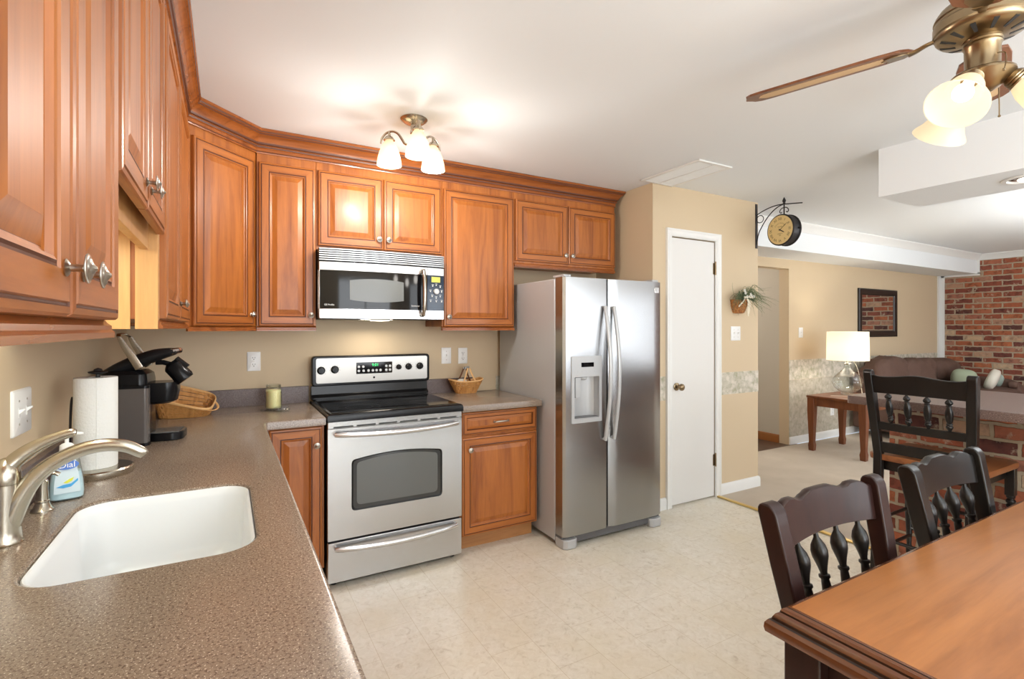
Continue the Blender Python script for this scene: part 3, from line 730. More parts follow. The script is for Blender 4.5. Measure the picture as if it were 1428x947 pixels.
b = MB(O); b.tube([(1.515, bow(1.5) - .002, 1.700), (1.520, bow(1.5) - .020, 1.715), (1.520, bow(1.5) - .034, 1.67), (1.520, bow(1.5) - .040, 1.58), (1.520, bow(1.5) - .034, 1.49), (1.520, bow(1.5) - .018, 1.440), (1.515, bow(1.5) - .002, 1.452)], [.008, .011, .012, .0125, .012, .011, .008], 12)
b.obj('handle', M['nickel'], d)
text('maker_badge', 'GE Profile', .013, Vector((.975, bow(.975) - .0012, 1.494)) - Vector(O), (PI / 2, 0, -.10), M['plastic'], d)
text('door_print', 'Spacemaker', .011, Vector((1.475, bow(1.475) - .0012, 1.497)) - Vector(O), (PI / 2, 0, .07), M['plastic'], d)
b = MB(O); bowed(b, xd + .002, x1, 1.690, 1.7375, off=.001, n=4); b.obj('control_trim', M['steelbright'], t, bevel=.001)
b = MB(O); bowed(b, xd + .002, x1, 1.4165, 1.4715, off=.001, n=4); b.obj('control_trim', M['steelbright'], t, bevel=.001)
b = MB(O); bowed(b, xd + .002, x1, 1.4716, 1.6899, off=0, n=4); cp_ = b.obj('control_panel', M['bluglass'], t)
b = MB(O); bowed(b, 1.582, 1.642, 1.648, 1.682, back=-.4, off=.001, n=3); b.obj('display', M['lcd'], cp_)
b = MB(O); b.axis((1.614, bow(1.614), 1.590), (1.614, bow(1.614) - .014, 1.590), [(0, .019), (.7, .018), (1, .014)], 24); b.obj('dial', M['greyplastic'], cp_)
for i, (dx, dz) in enumerate([(0, .040), (.028, .030), (-.024, .034), (.038, .0), (-.040, 0), (.028, -.030), (-.028, -.030), (0, -.040), (-.038, -.062), (0, -.062), (.038, -.062)]):
    b = MB(O); xx = 1.614 + dx; b.axis((xx, bow(xx), 1.590 + dz), (xx, bow(xx) - .003, 1.590 + dz), [(0, .0042), (1, .0036)], 8); b.obj('button', M['plastic'], cp_)
    b = MB(O); b.box(xx - .008, xx + .008, bow(xx) - .0008, bow(xx) + .001, 1.590 + dz + .008, 1.590 + dz + .0098); b.obj('button_print', M['plastic'], cp_, smooth=False)
b = MB(O); b.lathe((1.295, -.28, 1.4115), [(0, .06), (-.006, .055), (-.008, .001)], 20); b.obj('cooktop_lamp', M['bulb'], t)
area('cooktop_lamp_light', (1.295, -.20, 1.400), (math.radians(-12), 0, 0), .20, .06, 1.7, (1, .90, .74))

# ------------------------------------------------------------------ range
O = (1.303, 0, 0); x0, x1 = .9245, 1.682; FY = -.655
t = thing('range', 'freestanding stainless electric range with black glass cooktop and oven door', 'stove', O)
b = MB(O); b.box(x0 + .003, x1 - .003, -.622, -.03, .03, .872); b.box(x0 + .05, x1 - .05, -.60, -.05, .002, .03); b.obj('body', M['black'], t, bevel=.002)
b = MB(O); slab(b, [(x0 - .002, -.672), (x1 + .002, -.672), (x1 + .002, -.028), (x0 - .002, -.028)], .873, .916, prof=((0, 0), (0, -.018), (-.003, -.008), (-.010, -.002), (-.020, 0)))
ck = b.obj('cooktop', M['black'], t, ang=30)
b = MB(O); b.box(x0 + .022, x1 - .022, -.645, -.095, .9162, .9185); b.obj('cooktop_glass', M['blackglass'], ck, bevel=.001)
for cx, cy, r in ((1.12, -.50, .115), (1.50, -.50, .085), (1.12, -.23, .080), (1.50, -.23, .105)):
    b = MB(O)
    for rr in (r, r * .66):
        pts = [(cx + rr * math.cos(a * 2 * PI / 48), cy + rr * math.sin(a * 2 * PI / 48)) for a in range(48)]; inn = [(cx + (rr - .0015) * math.cos(a * 2 * PI / 48), cy + (rr - .0015) * math.sin(a * 2 * PI / 48)) for a in range(48)]
        b.loft([[(p[0], p[1], .9186) for p in inn], [(p[0], p[1], .9188) for p in inn], [(p[0], p[1], .9188) for p in pts], [(p[0], p[1], .9186) for p in pts]], cap=False, loop=False)
    b.obj('burner_ring', M['ring'], ck)
# backguard
def ringx(zs):      # profile in y-z swept along x with rounded top corners
    return zs
b = MB(O)
bg = rrect(x0 + .004, x1 + .012, .998, 1.186, .022, 6)
b.loft([[(x, -.030, z) for x, z in bg], [(x, -.070, z) for x, z in bg], [(x, -.078, z) for x, z in offset(bg, -.004)]])
b.loft([[(x0 + .002, -.030, .9165), (x0 + .002, -.090, .9165), (x0 + .002, -.090, .930), (x0 + .002, -.066, .945), (x0 + .002, -.060, 1.0), (x0 + .002, -.030, 1.0)], [(x1 - .002, -.030, .9165), (x1 - .002, -.090, .9165), (x1 - .002, -.090, .930), (x1 - .002, -.066, .945), (x1 - .002, -.060, 1.0), (x1 - .002, -.030, 1.0)]])
bgo = b.obj('backguard', M['black'], t, bevel=.002)
b = MB(O); pp = rrect(x0 + .028, x1 - .008, 1.016, 1.172, .012, 5); b.loft([[(x, -.077, z) for x, z in pp], [(x, -.0805, z) for x, z in pp]]); cp_ = b.obj('control_panel', M['steelpanel'], bgo)
cp_['label'] = 'stainless control panel'
b = MB(O); pp = rrect(1.196, 1.430, 1.066, 1.140, .004, 3); b.loft([[(x, -.0806, z) for x, z in pp], [(x, -.0818, z) for x, z in pp]]); ds = b.obj('display_panel', M['blackglass'], bgo)
text('clock_display', '9:01', .026, Vector((1.318, -.0822, 1.121)) - Vector(O), (PI / 2, 0, 0), M['led_green'], bgo)
for zz, xs in ((1.112, (1.212, 1.240, 1.390, 1.415)), (1.086, (1.212, 1.242, 1.274, 1.302, 1.326, 1.352, 1.390, 1.415))):
    for xx in xs:
        b = MB(O); b.axis((xx, -.0815, zz), (xx, -.0835, zz), [(0, .0088), (1, .0080)], 12); b.obj('button', M['greyplastic'], bgo)
b = MB(O); b.lathe((0, 0, 0), [(0, .001)], 3) if False else b.axis((1.310, -.0803, 1.040), (1.310, -.0818, 1.040), [(0, .007), (1, .0065)], 14); b.obj('maker_badge', M['black'], bgo)
for xx, zz, rr in ((.982, 1.097, .021), (1.064, 1.100, .021), (1.474, 1.102, .015), (1.542, 1.103, .019), (1.621, 1.104, .020)):
    b = MB(O); b.axis((xx, -.0806, zz), (xx, -.106, zz), [(0, rr * 1.18), (.12, rr * 1.18), (.18, rr), (.9, rr * .92), (1, rr * .80)], 22)
    b.box(xx - .004, xx + .004, -.112, -.100, zz - rr * .9, zz + rr * .9)
    kn = b.obj('control_knob', M['black'], bgo)
    b = MB(O)
    for a in range(9):
        an = math.radians(-40 + a * 32.5); b.boxc((xx + rr * 1.5 * math.cos(an), -.0808, zz + rr * 1.5 * math.sin(an)), (.003, .0008, .003))
    b.obj('dial_marks', M['slot'], bgo, smooth=False)
# vent strip + oven door + drawer
b = MB(O); b.box(x0 + .002, x1 - .002, FY, -.6225, .836, .8725); b.obj('vent_trim', M['steel'], t, bevel=.002)
def door_sheet(mb, xa, xb, za, zb, hole=None, y0=-.6225, y1=FY, r=.004):
    outer = [Vector((x, z, 0)) for x, z in ((xa, za), (xb, za), (xb, zb), (xa, zb))]
    loops = [outer] + ([[Vector((x, z, 0)) for x, z in hole]] if hole else [])
    for y in (y0, y1):
        flat = [p for l in loops for p in l]; vs = [mb.v((p.x, y, p.y)) for p in flat]
        for tt in tessellate_polygon(loops): mb.f([vs[i] for i in tt])
    for l in loops: mb.loft([[(p.x, y0, p.y) for p in l], [(p.x, y1, p.y) for p in l]], cap=False)
wx0, wx1, wz0, wz1 = 1.046, 1.558, .392, .655
def wnd(k):
    x0_, x1_, z0_, z1_ = wx0 + k, wx1 - k, wz0 + k, wz1 - k * .6
    P_ = [(x0_ + .022, z0_), (x1_ - .022, z0_), (x1_ - .010, z0_ + .003), (x1_ - .003, z0_ + .010), (x1_, z0_ + .022), (x1_, z1_ - .012), (x1_ - .004, z1_ + .002), (x1_ - .014, z1_ + .009)]
    n_ = 16
    for i in range(n_ + 1):
        s = i / n_; P_.append((x1_ - .026 - (x1_ - x0_ - .052) * s, z1_ + .011 + .020 * (1 - (2 * s - 1) ** 2)))
    return P_ + [(x0_ + .014, z1_ + .009), (x0_ + .004, z1_ + .002), (x0_, z1_ - .012), (x0_, z0_ + .022), (x0_ + .003, z0_ + .010), (x0_ + .010, z0_ + .003)]
hole = wnd(0)
b = MB(O); door_sheet(b, x0 + .002, x1 - .002, .252, .834, hole); od = b.obj('oven_door', M['steel'], t, smooth=False)
b = MB(O); h2 = wnd(.0015); h3 = wnd(.009)
b.loft([[(x, FY + .002, z) for x, z in h2], [(x, FY - .001, z) for x, z in h2], [(x, FY + .002, z) for x, z in h3]], cap=False); b.obj('window_gasket', M['black'], od)
b = MB(O); b.loft([[(x, FY + .008, z) for x, z in h2], [(x, FY + .003, z) for x, z in h2]]); b.obj('window_glass', M['ovenglass'], od)
b = MB(O); h4 = wnd(.028); b.loft([[(x, FY + .0035, z) for x, z in h4], [(x, FY + .0022, z) for x, z in h4]]); b.obj('window_screen', M['ovenmesh'], od)
def arc_handle(nm, za, par, xa=.962, xb=1.642, sag=.030):
    b = MB(O); n = 16; pts = [(xa, FY + .001, za)]; rr = [.009]
    for i in range(n + 1):
        s = i / n; x = xa + (xb - xa) * s; pts.append((x, FY - .022 - .030 * math.sin(PI * s) ** .6, za - sag * .35 * math.sin(PI * s))); rr.append((.012, .014))
    pts.append((xb, FY + .001, za)); rr.append(.009); rr[0] = (.009, .010); rr[-1] = (.009, .010)
    b.tube(pts, rr, 12); return b.obj(nm, M['steelbright'], par)
arc_handle('handle', .808, od)
b = MB(O)
for i in range(6): xa = .955 + i * .118; b.box(xa, xa + .100, FY - .0008, FY + .01, .839, .8465)
b.obj('vent_slots', M['slot'], t, smooth=False)
b = MB(O); b.box(x0 + .002, x1 - .002, FY, -.6225, .030, .240); dr = b.obj('drawer', M['steel'], t, bevel=.003)
arc_handle('handle', .213, dr, xa=.965, xb=1.636)
b = MB(O)
for xx in (x0 + .04, x1 - .04): b.cyl((xx, -.59, .0015), (xx, -.59, .03), .018, n=12)
b.obj('levelling_feet', M['black'], t)

# ------------------------------------------------------------------ fridge
O = (2.68, 0, 0); X0, X1 = 2.262, 3.092; D0 = -.865
t = thing('fridge', 'stainless side by side fridge with ice and water dispenser', 'fridge', O)
b = MB(O); b.box(X0, X1, -.775, -.04, .03, 1.672); b.obj('cabinet_body', M['greyside'], t, bevel=.006)
def fdoor(xa, xb, hole=None):
    mb = MB(O); n = 12
    if hole is None:
        xs = [xa + (xb - xa) * i / n for i in range(n + 1)]
        # slightly crowned front
        rings = []
        for x in xs:
            s = (x - xa) / (xb - xa); yf = D0 - .006 * math.sin(PI * s) ** .5 + (.010 if s in (0, 1) else 0)
            rings.append([(x, -.782, .075), (x, yf, .075), (x, yf, 1.678), (x, -.782, 1.678)])
        mb.loft(rings); return mb
    hx0, hx1, hz0, hz1 = hole
    def part(x_0, x_1, za, zb, k):
        xs = [x_0 + (x_1 - x_0) * i / k for i in range(k + 1)]; rings = []
        for x in xs:
            s = (x - xa) / (xb - xa); yf = D0 - .006 * max(math.sin(PI * s), 0) ** .5 + (.010 if x in (xa, xb) else 0)
            rings.append([(x, -.782, za), (x, yf, za), (x, yf, zb), (x, -.782, zb)])
        mb.loft(rings)
    part(xa, hx0, .075, 1.678, 4); part(hx1, xb, .075, 1.678, 4); part(hx0, hx1, .075, hz0, 6); part(hx0, hx1, hz1, 1.678, 6)
    return mb
HX = (2.332, 2.546, .782, 1.176)
fl = fdoor(2.264, 2.6155, HX).obj('door', M['steelfridge'], t, ang=28); fl['label'] = 'freezer door with dispenser'
fr = fdoor(2.6235, 3.090).obj('door', M['steelfridge'], t, ang=28); fr['label'] = 'wide right fridge door'
# dispenser
b = MB(O); hx0, hx1, hz0, hz1 = HX; ys = D0 - .010
o1 = rrect(hx0 - .012, hx1 + .012, hz0 - .012, hz1 + .010, .006, 3); i1 = rrect(hx0 + .010, hx1 - .010, hz0 + .014, 1.058, .006, 3)
for y in (D0 + .004, ys):
    loops = [[Vector((x, z, 0)) for x, z in o1], [Vector((x, z, 0)) for x, z in i1]]; flat = [p for l in loops for p in l]; vs = [b.v((p.x, y, p.y)) for p in flat]
    for tt in tessellate_polygon(loops): b.f([vs[i] for i in tt])
for l in (o1, i1): b.loft([[(x, D0 + .004, z) for x, z in l], [(x, ys, z) for x, z in l]], cap=False)
dp = b.obj('dispenser', M['greyplastic'], fl, smooth=False); dp['label'] = 'pale grey dispenser frame'
b = MB(O); rings = []
for i in range(9):
    a = PI * i / 8; x = (hx0 + hx1) / 2 - (hx1 - hx0 - .022) / 2 * math.cos(a); rings.append([(x, D0 + .003 + .062 * math.sin(a) ** .7, hz0 + .014), (x, D0 + .003 + .062 * math.sin(a) ** .7, 1.058)])
b.loft(rings, closed=False, cap=False); b.box(hx0 + .010, hx1 - .010, D0, D0 + .066, hz0 + .008, hz0 + .016); b.box(hx0 + .010, hx1 - .010, D0, D0 + .066, 1.056, 1.062)
b.obj('dispenser_recess', M['greyplastic'], fl)
b = MB(O); b.axis((2.43, D0 + .030, 1.056), (2.43, D0 + .030, 1.034), [(0, .036), (.6, .034), (1, .022)], 18); b.box(2.360, 2.402, D0 + .004, D0 + .040, .925, 1.054); b.obj('paddle', M['greyplastic'], fl, bevel=.003)
b = MB(O); b.box(hx0 + .014, hx1 - .014, D0 + .002, D0 + .055, hz0 + .016, hz0 + .021); b.obj('drip_tray', M['greydark'], fl)
b = MB(O); b.box(2.394, 2.492, ys - .001, ys + .001, 1.118, 1.146); b.obj('display', M['blackglass'], fl)
b = MB(O)
for i in range(5): b.boxc((2.372 + i * .033, ys - .0004, 1.090), (.014, .001, .008))
b.obj('touch_buttons', M['greyside'], fl, smooth=False)
for xx, dd in ((2.580, fl), (2.652, fr)):
    b = MB(O); n = 20; pts = [(xx, D0 + .004, .655)]
    for i in range(n + 1):
        s = i / n; pts.append((xx, D0 - .018 - .052 * math.sin(PI * s), .648 + (1.498 - .648) * s))
    pts.append((xx, D0 + .004, 1.491)); b.tube(pts, [(.013, .011)] * len(pts), 10, up=(0, 1, 0)); h = b.obj('handle', M['greyplastic'], dd); h['label'] = 'silver bowed handle'
b = MB(O); b.box(3.020, 3.062, D0 - .007, D0 + .004, 1.603, 1.640); bd = b.obj('maker_badge', M['steelbright'], fr, bevel=.001)
text('badge_letter', 'K', .030, Vector((3.041, D0 - .0078, 1.6215)) - Vector(O), (PI / 2, 0, 0), M['greyside'], fr)
b = MB(O); b.box(X0 + .004, X1 - .004, -.845, -.70, .022, .070); b.obj('base_grille', M['greydark'], t, bevel=.003)
for xx in (X0 + .055, X1 - .055):
    b = MB(O); b.loft([[(xx - .055, -.780, z), (xx - .052, -.862, z), (xx - .030, -.880, z), (xx + .030, -.880, z), (xx + .052, -.862, z), (xx + .055, -.780, z)] for z in (.002, .058)]); b.obj('foot_cover', M['greyplastic'], t, bevel=.005)
for xx in (X0 + .03, X1 - .06):
    b = MB(O); b.box(xx - .02, xx + .035, -.86, -.74, 1.6785, 1.694); b.obj('hinge_cover', M['greyside'], t, bevel=.004)

# ------------------------------------------------------------------ sink fittings
fx, fy = .058, -1.93
t = thing('faucet', 'brushed nickel single lever kitchen faucet arching over the sink', 'faucet', (fx, fy, CT))
b = MB(); b.lathe((0, 0, 0), [(0, .030), (.004, .031), (.008, .0285), (.03, .027), (.10, .0265), (.128, .027)], 28); b.obj('body', M['nickel'], t)
b = MB(); b.lathe((0, 0, 0), [(.1285, .0262), (.131, .027), (.150, .0265), (.168, .022), (.180, .012), (.184, .001)], 28)
b.tube([(-.004, 0, .150), (.020, 0, .180), (.050, 0, .203), (.085, 0, .219), (.108, 0, .226), (.118, 0, .2265)], [(.018, .022), (.016, .014), (.0135, .0095), (.011, .007), (.010, .0062), (.006, .005)], 14, up=(0, 1, 0))
b.obj('lever_handle', M['nickel'], t)
b = MB(); b.tube([(.004, 0, .040), (.020, 0, .085), (.042, 0, .126), (.075, 0, .160), (.120, 0, .184), (.165, 0, .192), (.205, 0, .186), (.234, 0, .169), (.243, 0, .160)],
                 [(.024, .024), (.021, .023), (.018, .019), (.0165, .0145), (.0155, .012), (.015, .0115), (.0145, .011), (.0135, .009), (.010, .004)], 16, up=(0, 1, 0))
b.obj('spout', M['nickel'], t)
t = thing('soap_dispenser', 'brushed nickel built-in soap pump behind the faucet spout', 'soap dispenser', (.066, -1.712, CT))
b = MB(); b.lathe((0, 0, 0), [(0, .023), (.004, .023), (.010, .018), (.022, .0135), (.024, .0150), (.027, .0150), (.029, .0125), (.060, .0115), (.075, .012), (.080, .008)], 22); b.obj('base', M['nickel'], t)
b = MB(); b.tube([(-.004, 0, .084), (.004, -.001, .093), (.014, -.002, .095), (.026, -.004, .094), (.034, -.005, .089)], [(.012, .010), (.013, .009), (.010, .006), (.008, .005), (.006, .005)], 12); b.obj('nozzle', M['nickel'], t)
# soap bottle
t = thing('soap_bottle', 'clear pump bottle of pale blue hand soap beside the faucet', 'soap bottle', (.095, -1.625, CT), rotz=math.radians(14))
def oval(z, a, c, n=24, p=.62):
    sg = lambda x: math.copysign(abs(x) ** p, x)
    return [(a * sg(math.cos(2 * PI * i / n)), c * sg(math.sin(2 * PI * i / n)), z) for i in range(n)]
b = MB(); b.loft([oval(.0005, .032, .018), oval(.004, .037, .022), (oval(.02, .0385, .023)), oval(.05, .0365, .022), oval(.08, .031, .020), oval(.105, .027, .018), oval(.118, .023, .016), oval(.126, .014, .012), oval(.132, .0125, .0125)]); b.obj('bottle', M['soapglass'], t)
b = MB(); b.loft([oval(.003, .030, .016), oval(.006, .0345, .0195), (oval(.02, .036, .0205)), oval(.05, .034, .0195), oval(.075, .030, .018)]); b.obj('liquid_soap', mat('pale_blue_liquid_soap', (.62, .78, .83), .12), t)
b = MB(); b.loft([[(x, y, z) for x, z in ((-.029 + .10 * (z0 - .02), z0), (.029 - .10 * (z0 - .02), z0))] for z0 in ()] or [[(-.027, -.0235, .022), (.027, -.0235, .022), (.027, -.0228, .022), (-.027, -.0228, .022)], [(-.026, -.0232, .05), (.026, -.0232, .05), (.026, -.0222, .05), (-.026, -.0222, .05)], [(-.021, -.0210, .085), (.021, -.0210, .085), (.021, -.020, .085), (-.021, -.020, .085)], [(-.018, -.0193, .108), (.018, -.0193, .108), (.018, -.018, .108), (-.018, -.018, .108)]]); b.obj('label', M['soaplabel'], t)
b = MB(); n = 20; b.loft([[(.024 * math.cos(2 * PI * i / n), yy - (math.sin(2 * PI * i / n)) * -.002, .096 + .0115 * math.sin(2 * PI * i / n)) for i in range(n)] for yy in (-.0235, -.0185)]); b.obj('logo_oval', M['blue'], t)
text('brand_name', 'Dial', .021, (0, -.0242, .096), (PI / 2, 0, 0), M['plastic'], t)
for nm, mm, pts in (('wave_stripe', 'skyblue', [(-.022, .040), (-.008, .045), (.008, .046), (.022, .058), (.022, .052), (.008, .038), (-.008, .036)]), ('leaf_shape', 'yellow', [(-.008, .050), (.004, .058), (.014, .062), (.010, .053), (0, .048)])):
    b = MB(); b.poly(pts, 'xz', -.0246, -.0225); b.obj(nm, M[mm], t, smooth=False)
b = MB(); b.lathe((0, 0, 0), [(.1305, .0145), (.1305, .0155), (.146, .0150), (.150, .010), (.152, .0045), (.172, .0045), (.173, .009), (.178, .009), (.180, .001)], 18); b.tube([(0, 0, .1755), (.016, -.004, .176), (.034, -.008, .1735)], [.005, .0045, .0035], 8); b.obj('pump', M['plastic'], t)
# paper towel
t = thing('paper_towel_holder', 'steel upright holder with a white paper towel roll on the worktop', 'paper towel holder', (.117, -1.372, CT))
b = MB(); b.lathe((0, 0, 0), [(0, .090), (.003, .092), (.020, .092), (.024, .088), (.026, .075), (.026, .001)], 36); b.obj('base', M['nickel'], t)
b = MB(); b.cyl((0, 0, .026), (0, 0, .318), .006, n=10); b.lathe((0, 0, .316), [(0, .010), (.004, .024), (.008, .026), (.011, .012), (.016, .010), (.020, .001)], 20); b.obj('rod', M['iron'], t)
b = MB(); b.tube([(-.072, .025, .024), (-.073, .025, .12), (-.070, .024, .22), (-.066, .022, .245)], .0035, 8); b.obj('side_arm', M['iron'], t)
R_ = .054
t = thing('paper_towel_roll', 'white embossed paper towel roll standing on the steel holder', 'paper towels', (.112, -1.372, CT + .0265))
b = MB(); b.lathe((0, 0, 0), [(0, .02), (0, R_), (.002, R_ + .001), (.278, R_ + .001), (.280, R_), (.280, .02)], 40, cap=False)
b.loft([[(.02 * math.cos(2 * PI * i / 24), .02 * math.sin(2 * PI * i / 24), z) for i in range(24)] for z in (0, .28)], cap=False)
b.box(R_ * .2, R_ * .2 + .001, -R_ - .0022, -R_ + .004, .001, .279); b.obj('paper', M['paper'], t)
# coffee maker, local +x = front
t = thing('coffee_maker', 'black single cup coffee maker with its lid raised open near the corner', 'coffee maker', (.153, -.845, CT), rotz=math.radians(-6))
b = MB(); b.loft([[(x, y, z) for x, y in rrect(-.124 + i, .045 - i, -.075 + i, .105 - i, .03)] for z, i in ((.001, .004), (.006, 0), (.250, 0), (.275, .004), (.290, .02))]); b.obj('body', M['black'], t)
b = MB(); b.loft([[(x, y, z) for x, y in rrect(.035, .165, -.060, .085, .045)] for z in (.001, .034)]); o = b.obj('drip_tray', M['black'], t, bevel=.003)
b = MB(); 
for i in range(9): b.box(.055, .150, -.045 + i * .0135, -.041 + i * .0135, .0342, .0362)
b.obj('grate', M['steel'], o, smooth=False)
b = MB(); b.loft([[(x, y, z) for x, y in rrect(-.010 + dx, .030 + dx, -.060, .085, .018)] for z, dx in ((.034, .0), (.17, .0), (.20, .02))]); b.obj('column', M['greydark'], t)
b = MB(); b.loft([[(x, y, z) for x, y in rrect(-.060, .062, -.128, -.0765, .014)] for z in (.012, .225)]); b.obj('water_tank', M['smoke'], t)['label'] = 'smoked see-through water tank'
b = MB(); b.loft([[(x, y, z) for x, y in rrect(-.064, .066, -.132, -.0755, .016)] for z in (.001, .0118)]); b.obj('tank_base', M['black'], t)
b = MB(); b.loft([[(x, y, z) for x, y in rrect(-.058, .060, -.126, -.0785, .012)] for z in (.013, .130)]); b.obj('water', mat('grey_tank_water', (.10, .09, .085), .1), t)
b = MB(); b.loft([[(x, y, z) for x, y in rrect(-.062, .064, -.130, -.0760, .015)] for z in (.2255, .235)]); b.obj('tank_cap', M['black'], t)
# brew head ring and shell
b = MB(); rings = []
for z, x0_, x1_, w_ in ((.150, .02, .115, .045), (.160, .0, .135, .058), (.205, -.02, .142, .066), (.238, -.03, .140, .064)):
    rings.append([(x, y, z) for x, y in rrect(x0_, x1_, -w_ + .012, w_ + .012, .040)])
b.loft(rings); b.obj('brew_head', M['black'], t)
b = MB(); b.tube([(-.110, .010, .262), (-.07, .010, .285), (-.01, .010, .318), (.06, .010, .348), (.115, .010, .362), (.135, .010, .362)], [(.05, .012), (.062, .028), (.066, .036), (.064, .032), (.055, .020), (.040, .010)], 16, up=(0, 1, 0))
for f__ in (): pass
# tube cross-section a = vertical when up=y ; swap to be wide in y
b.b.free(); b = MB()
b.tube([(-.110, .010, .278), (-.07, .010, .294), (-.01, .010, .320), (.06, .010, .348), (.120, .010, .362), (.138, .010, .362)], [(.050, .012), (.060, .024), (.064, .030), (.062, .026), (.050, .016), (.036, .009)], 16)
lid = b.obj('lid', M['blackmatte'], t)
b = MB(); b.tube([(.122, -.030, .364), (.142, .0, .367), (.146, .010, .367), (.142, .024, .367), (.122, .05, .364)], [(.010, .012)] * 5, 8); b.obj('lid_trim', M['chrome'], lid)
b = MB()
for sy in (-.062, .082):
    b.tube([(.020, sy, .300), (-.004, sy, .345), (-.030, sy, .390), (-.046, sy, .425)], [(.003, .015), (.003, .0145), (.003, .012), (.003, .008)], 10)
b.tube([(-.046, -.062, .425), (-.055, -.03, .436), (-.055, .05, .436), (-.046, .082, .425)], [(.008, .004)] * 4, 8)
b.obj('lift_handle', M['nickel'], t)['label'] = 'silver raised lift handle'
b = MB(); d_ = Vector((.62, 0, -.78)).normalized(); p0 = Vector((.112, .010, .312))
b.axis(p0 - d_ * .004, p0 + d_ * .088, [(0, .018), (.1, .030), (.2, .036), (.6, .036), (.85, .038), (1, .034)], 20)
b.axis(p0 + d_ * -.002 + Vector((.02, 0, .02)), p0 + d_ * .05 + Vector((.028, 0, .022)), [(0, .012), (1, .014)], 10); b.tube([(.06, .01, .318), (.085, .01, .318), (.110, .01, .310)], .010, 8)
b.obj('pod_holder', M['black'], t)
b = MB(); pts = [(-.122, .02, .03), (-.122, .09, .012), (-.11, .125, .006), (-.06, .16, .004)]; b.tube(pts, .003, 6); b.obj('power_cord', M['black'], t)
# woven baskets -------------------------------------------------
def woven(mb, outline, levels, rows, cols, amp=.0022, th=.0016):
    """outline(t)-> function giving (x,y) for angle index & height fraction ; makes alternating woven bands"""
    for r in range(rows):
        f0, f1 = (r + .06) / rows, (r + .94) / rows
        rin = []
        for c in range(cols * 2):
            a = c / (cols * 2); s = amp * (1 if ((c // 1) % 2) ^ (r % 2) else -1)
            p0 = outline(a, f0); p1 = outline(a, f1); n_ = outline(a, (f0 + f1) / 2, True)
            rin.append([Vector(p0) + n_ * (s - th / 2), Vector(p1) + n_ * (s - th / 2), Vector(p1) + n_ * (s + th / 2), Vector(p0) + n_ * (s + th / 2)])
        mb.loft(rin, loop=True)
def basket_outline(ax, ay, bx, by, hz, cx=0, cy=0, p=.5):
    sg = lambda x: math.copysign(abs(x) ** p, x)
    def fn(a, f, nrm=False):
        th = 2 * PI * a; c, s_ = sg(math.cos(th)), sg(math.sin(th))
        if nrm: return Vector((math.cos(th), math.sin(th), 0))
        X = (ax + (bx - ax) * f) * c; Y = (ay + (by - ay) * f) * s_
        return (X + cx, Y + cy, .003 + (hz(c, s_) if callable(hz) else hz) * f)
    return fn
def make_basket(name, label, loc, rotz, fn, rows, cols, rim_r=.0045):
    t = thing(name, label, 'basket', loc, rotz)
    b = MB(); woven(b, fn, None, rows, cols)
    for c in range(cols):     # upright splints
        a = (c + .25) / cols; n_ = fn(a, .5, True); tn = Vector((-n_.y, n_.x, 0)) * .004
        b.loft([[Vector(fn(a, f)) + tn + n_ * .0006, Vector(fn(a, f)) - tn + n_ * .0006, Vector(fn(a, f)) - tn - n_ * .0006, Vector(fn(a, f)) + tn - n_ * .0006] for f in (0, .5, 1)])
    b.loft([[(fn(c / 40, 0.02)[0], fn(c / 40, 0.02)[1], z) for c in range(40)] for z in (.001, .004)])
    b.obj('woven_body', M['basket'], t, ang=30)
    b = MB(); b.tube([fn(c / 48, 1.0) for c in range(48)], [(rim_r * .8, rim_r * 1.5)] * 48, 8, loop=True); b.obj('rim', M['basketrim'], t)
    return t
t = make_basket('woven_basket', 'honey brown woven basket with sloping sides in the worktop corner', (.282, -.240, CT), math.radians(-8),
                basket_outline(.108, .085, .132, .108, lambda c, s_: .098 - .040 * c + .030 * s_), 6, 22)
b = MB(); pts = []
for i in range(17):
    a = -PI / 2 + PI * i / 16; pts.append((.02 + .128 * max(math.cos(a), 0) ** .8, .112 * math.sin(a), .085 + .022 * math.sin(a) - .052 * math.cos(a)))
b.tube(pts, [(.006, .0022)] * 17, 8); b.obj('swing_handle', M['basketrim'], t)
t = make_basket('woven_basket', 'small boat shaped woven basket with crossed handles right of the range', (1.955, -.105, CT), 0,
                basket_outline(.070, .042, .122, .062, lambda c, s_: .082 + .016 * abs(c) ** 3), 6, 18, .0035)
for sy, mm in ((-.052, 'basketrim'), (.050, 'basketdark')):
    b = MB()
    for sx in (-.040, .048): b.tube([(sx * 1.2 + .004, sy, .068), (.004 + sx * .6, sy * .82, .125), (.004 + sx * .16 + .002, sy * .62, .178)], [(.0058, .0022)] * 3, 8, up=(0, 1, 0))
    b.obj('handle', M[mm], t)
b = MB(); b.cyl((-.022, -.030, .180), (.030, .028, .180), .0095, n=12)
ob = b.obj('grip', mat('black_white_twisted_grip', (.1, .1, .1), .5), t); m = ob.data.materials[0]; v = coords(m); wv = N(m, 'ShaderNodeTexWave'); wv.inputs['Scale'].default_value = 28; L(m, v, wv.inputs[0]); L(m, ramp(m, wv.outputs[1], [(.45, (.02, .02, .02)), (.55, (.7, .7, .68))]), bsdf(m).inputs['Base Color'])
tag(MB((1.925, -.105, CT + .06)).cushion((1.925, -.105, CT + .072), (.040, .030, .030), e=.8, lump=.06).obj('folded_cloth', M['creampillow']), 'cream cloth tucked in the small basket right of the range', 'cloth').location = (1.925, -.105, CT + .06)
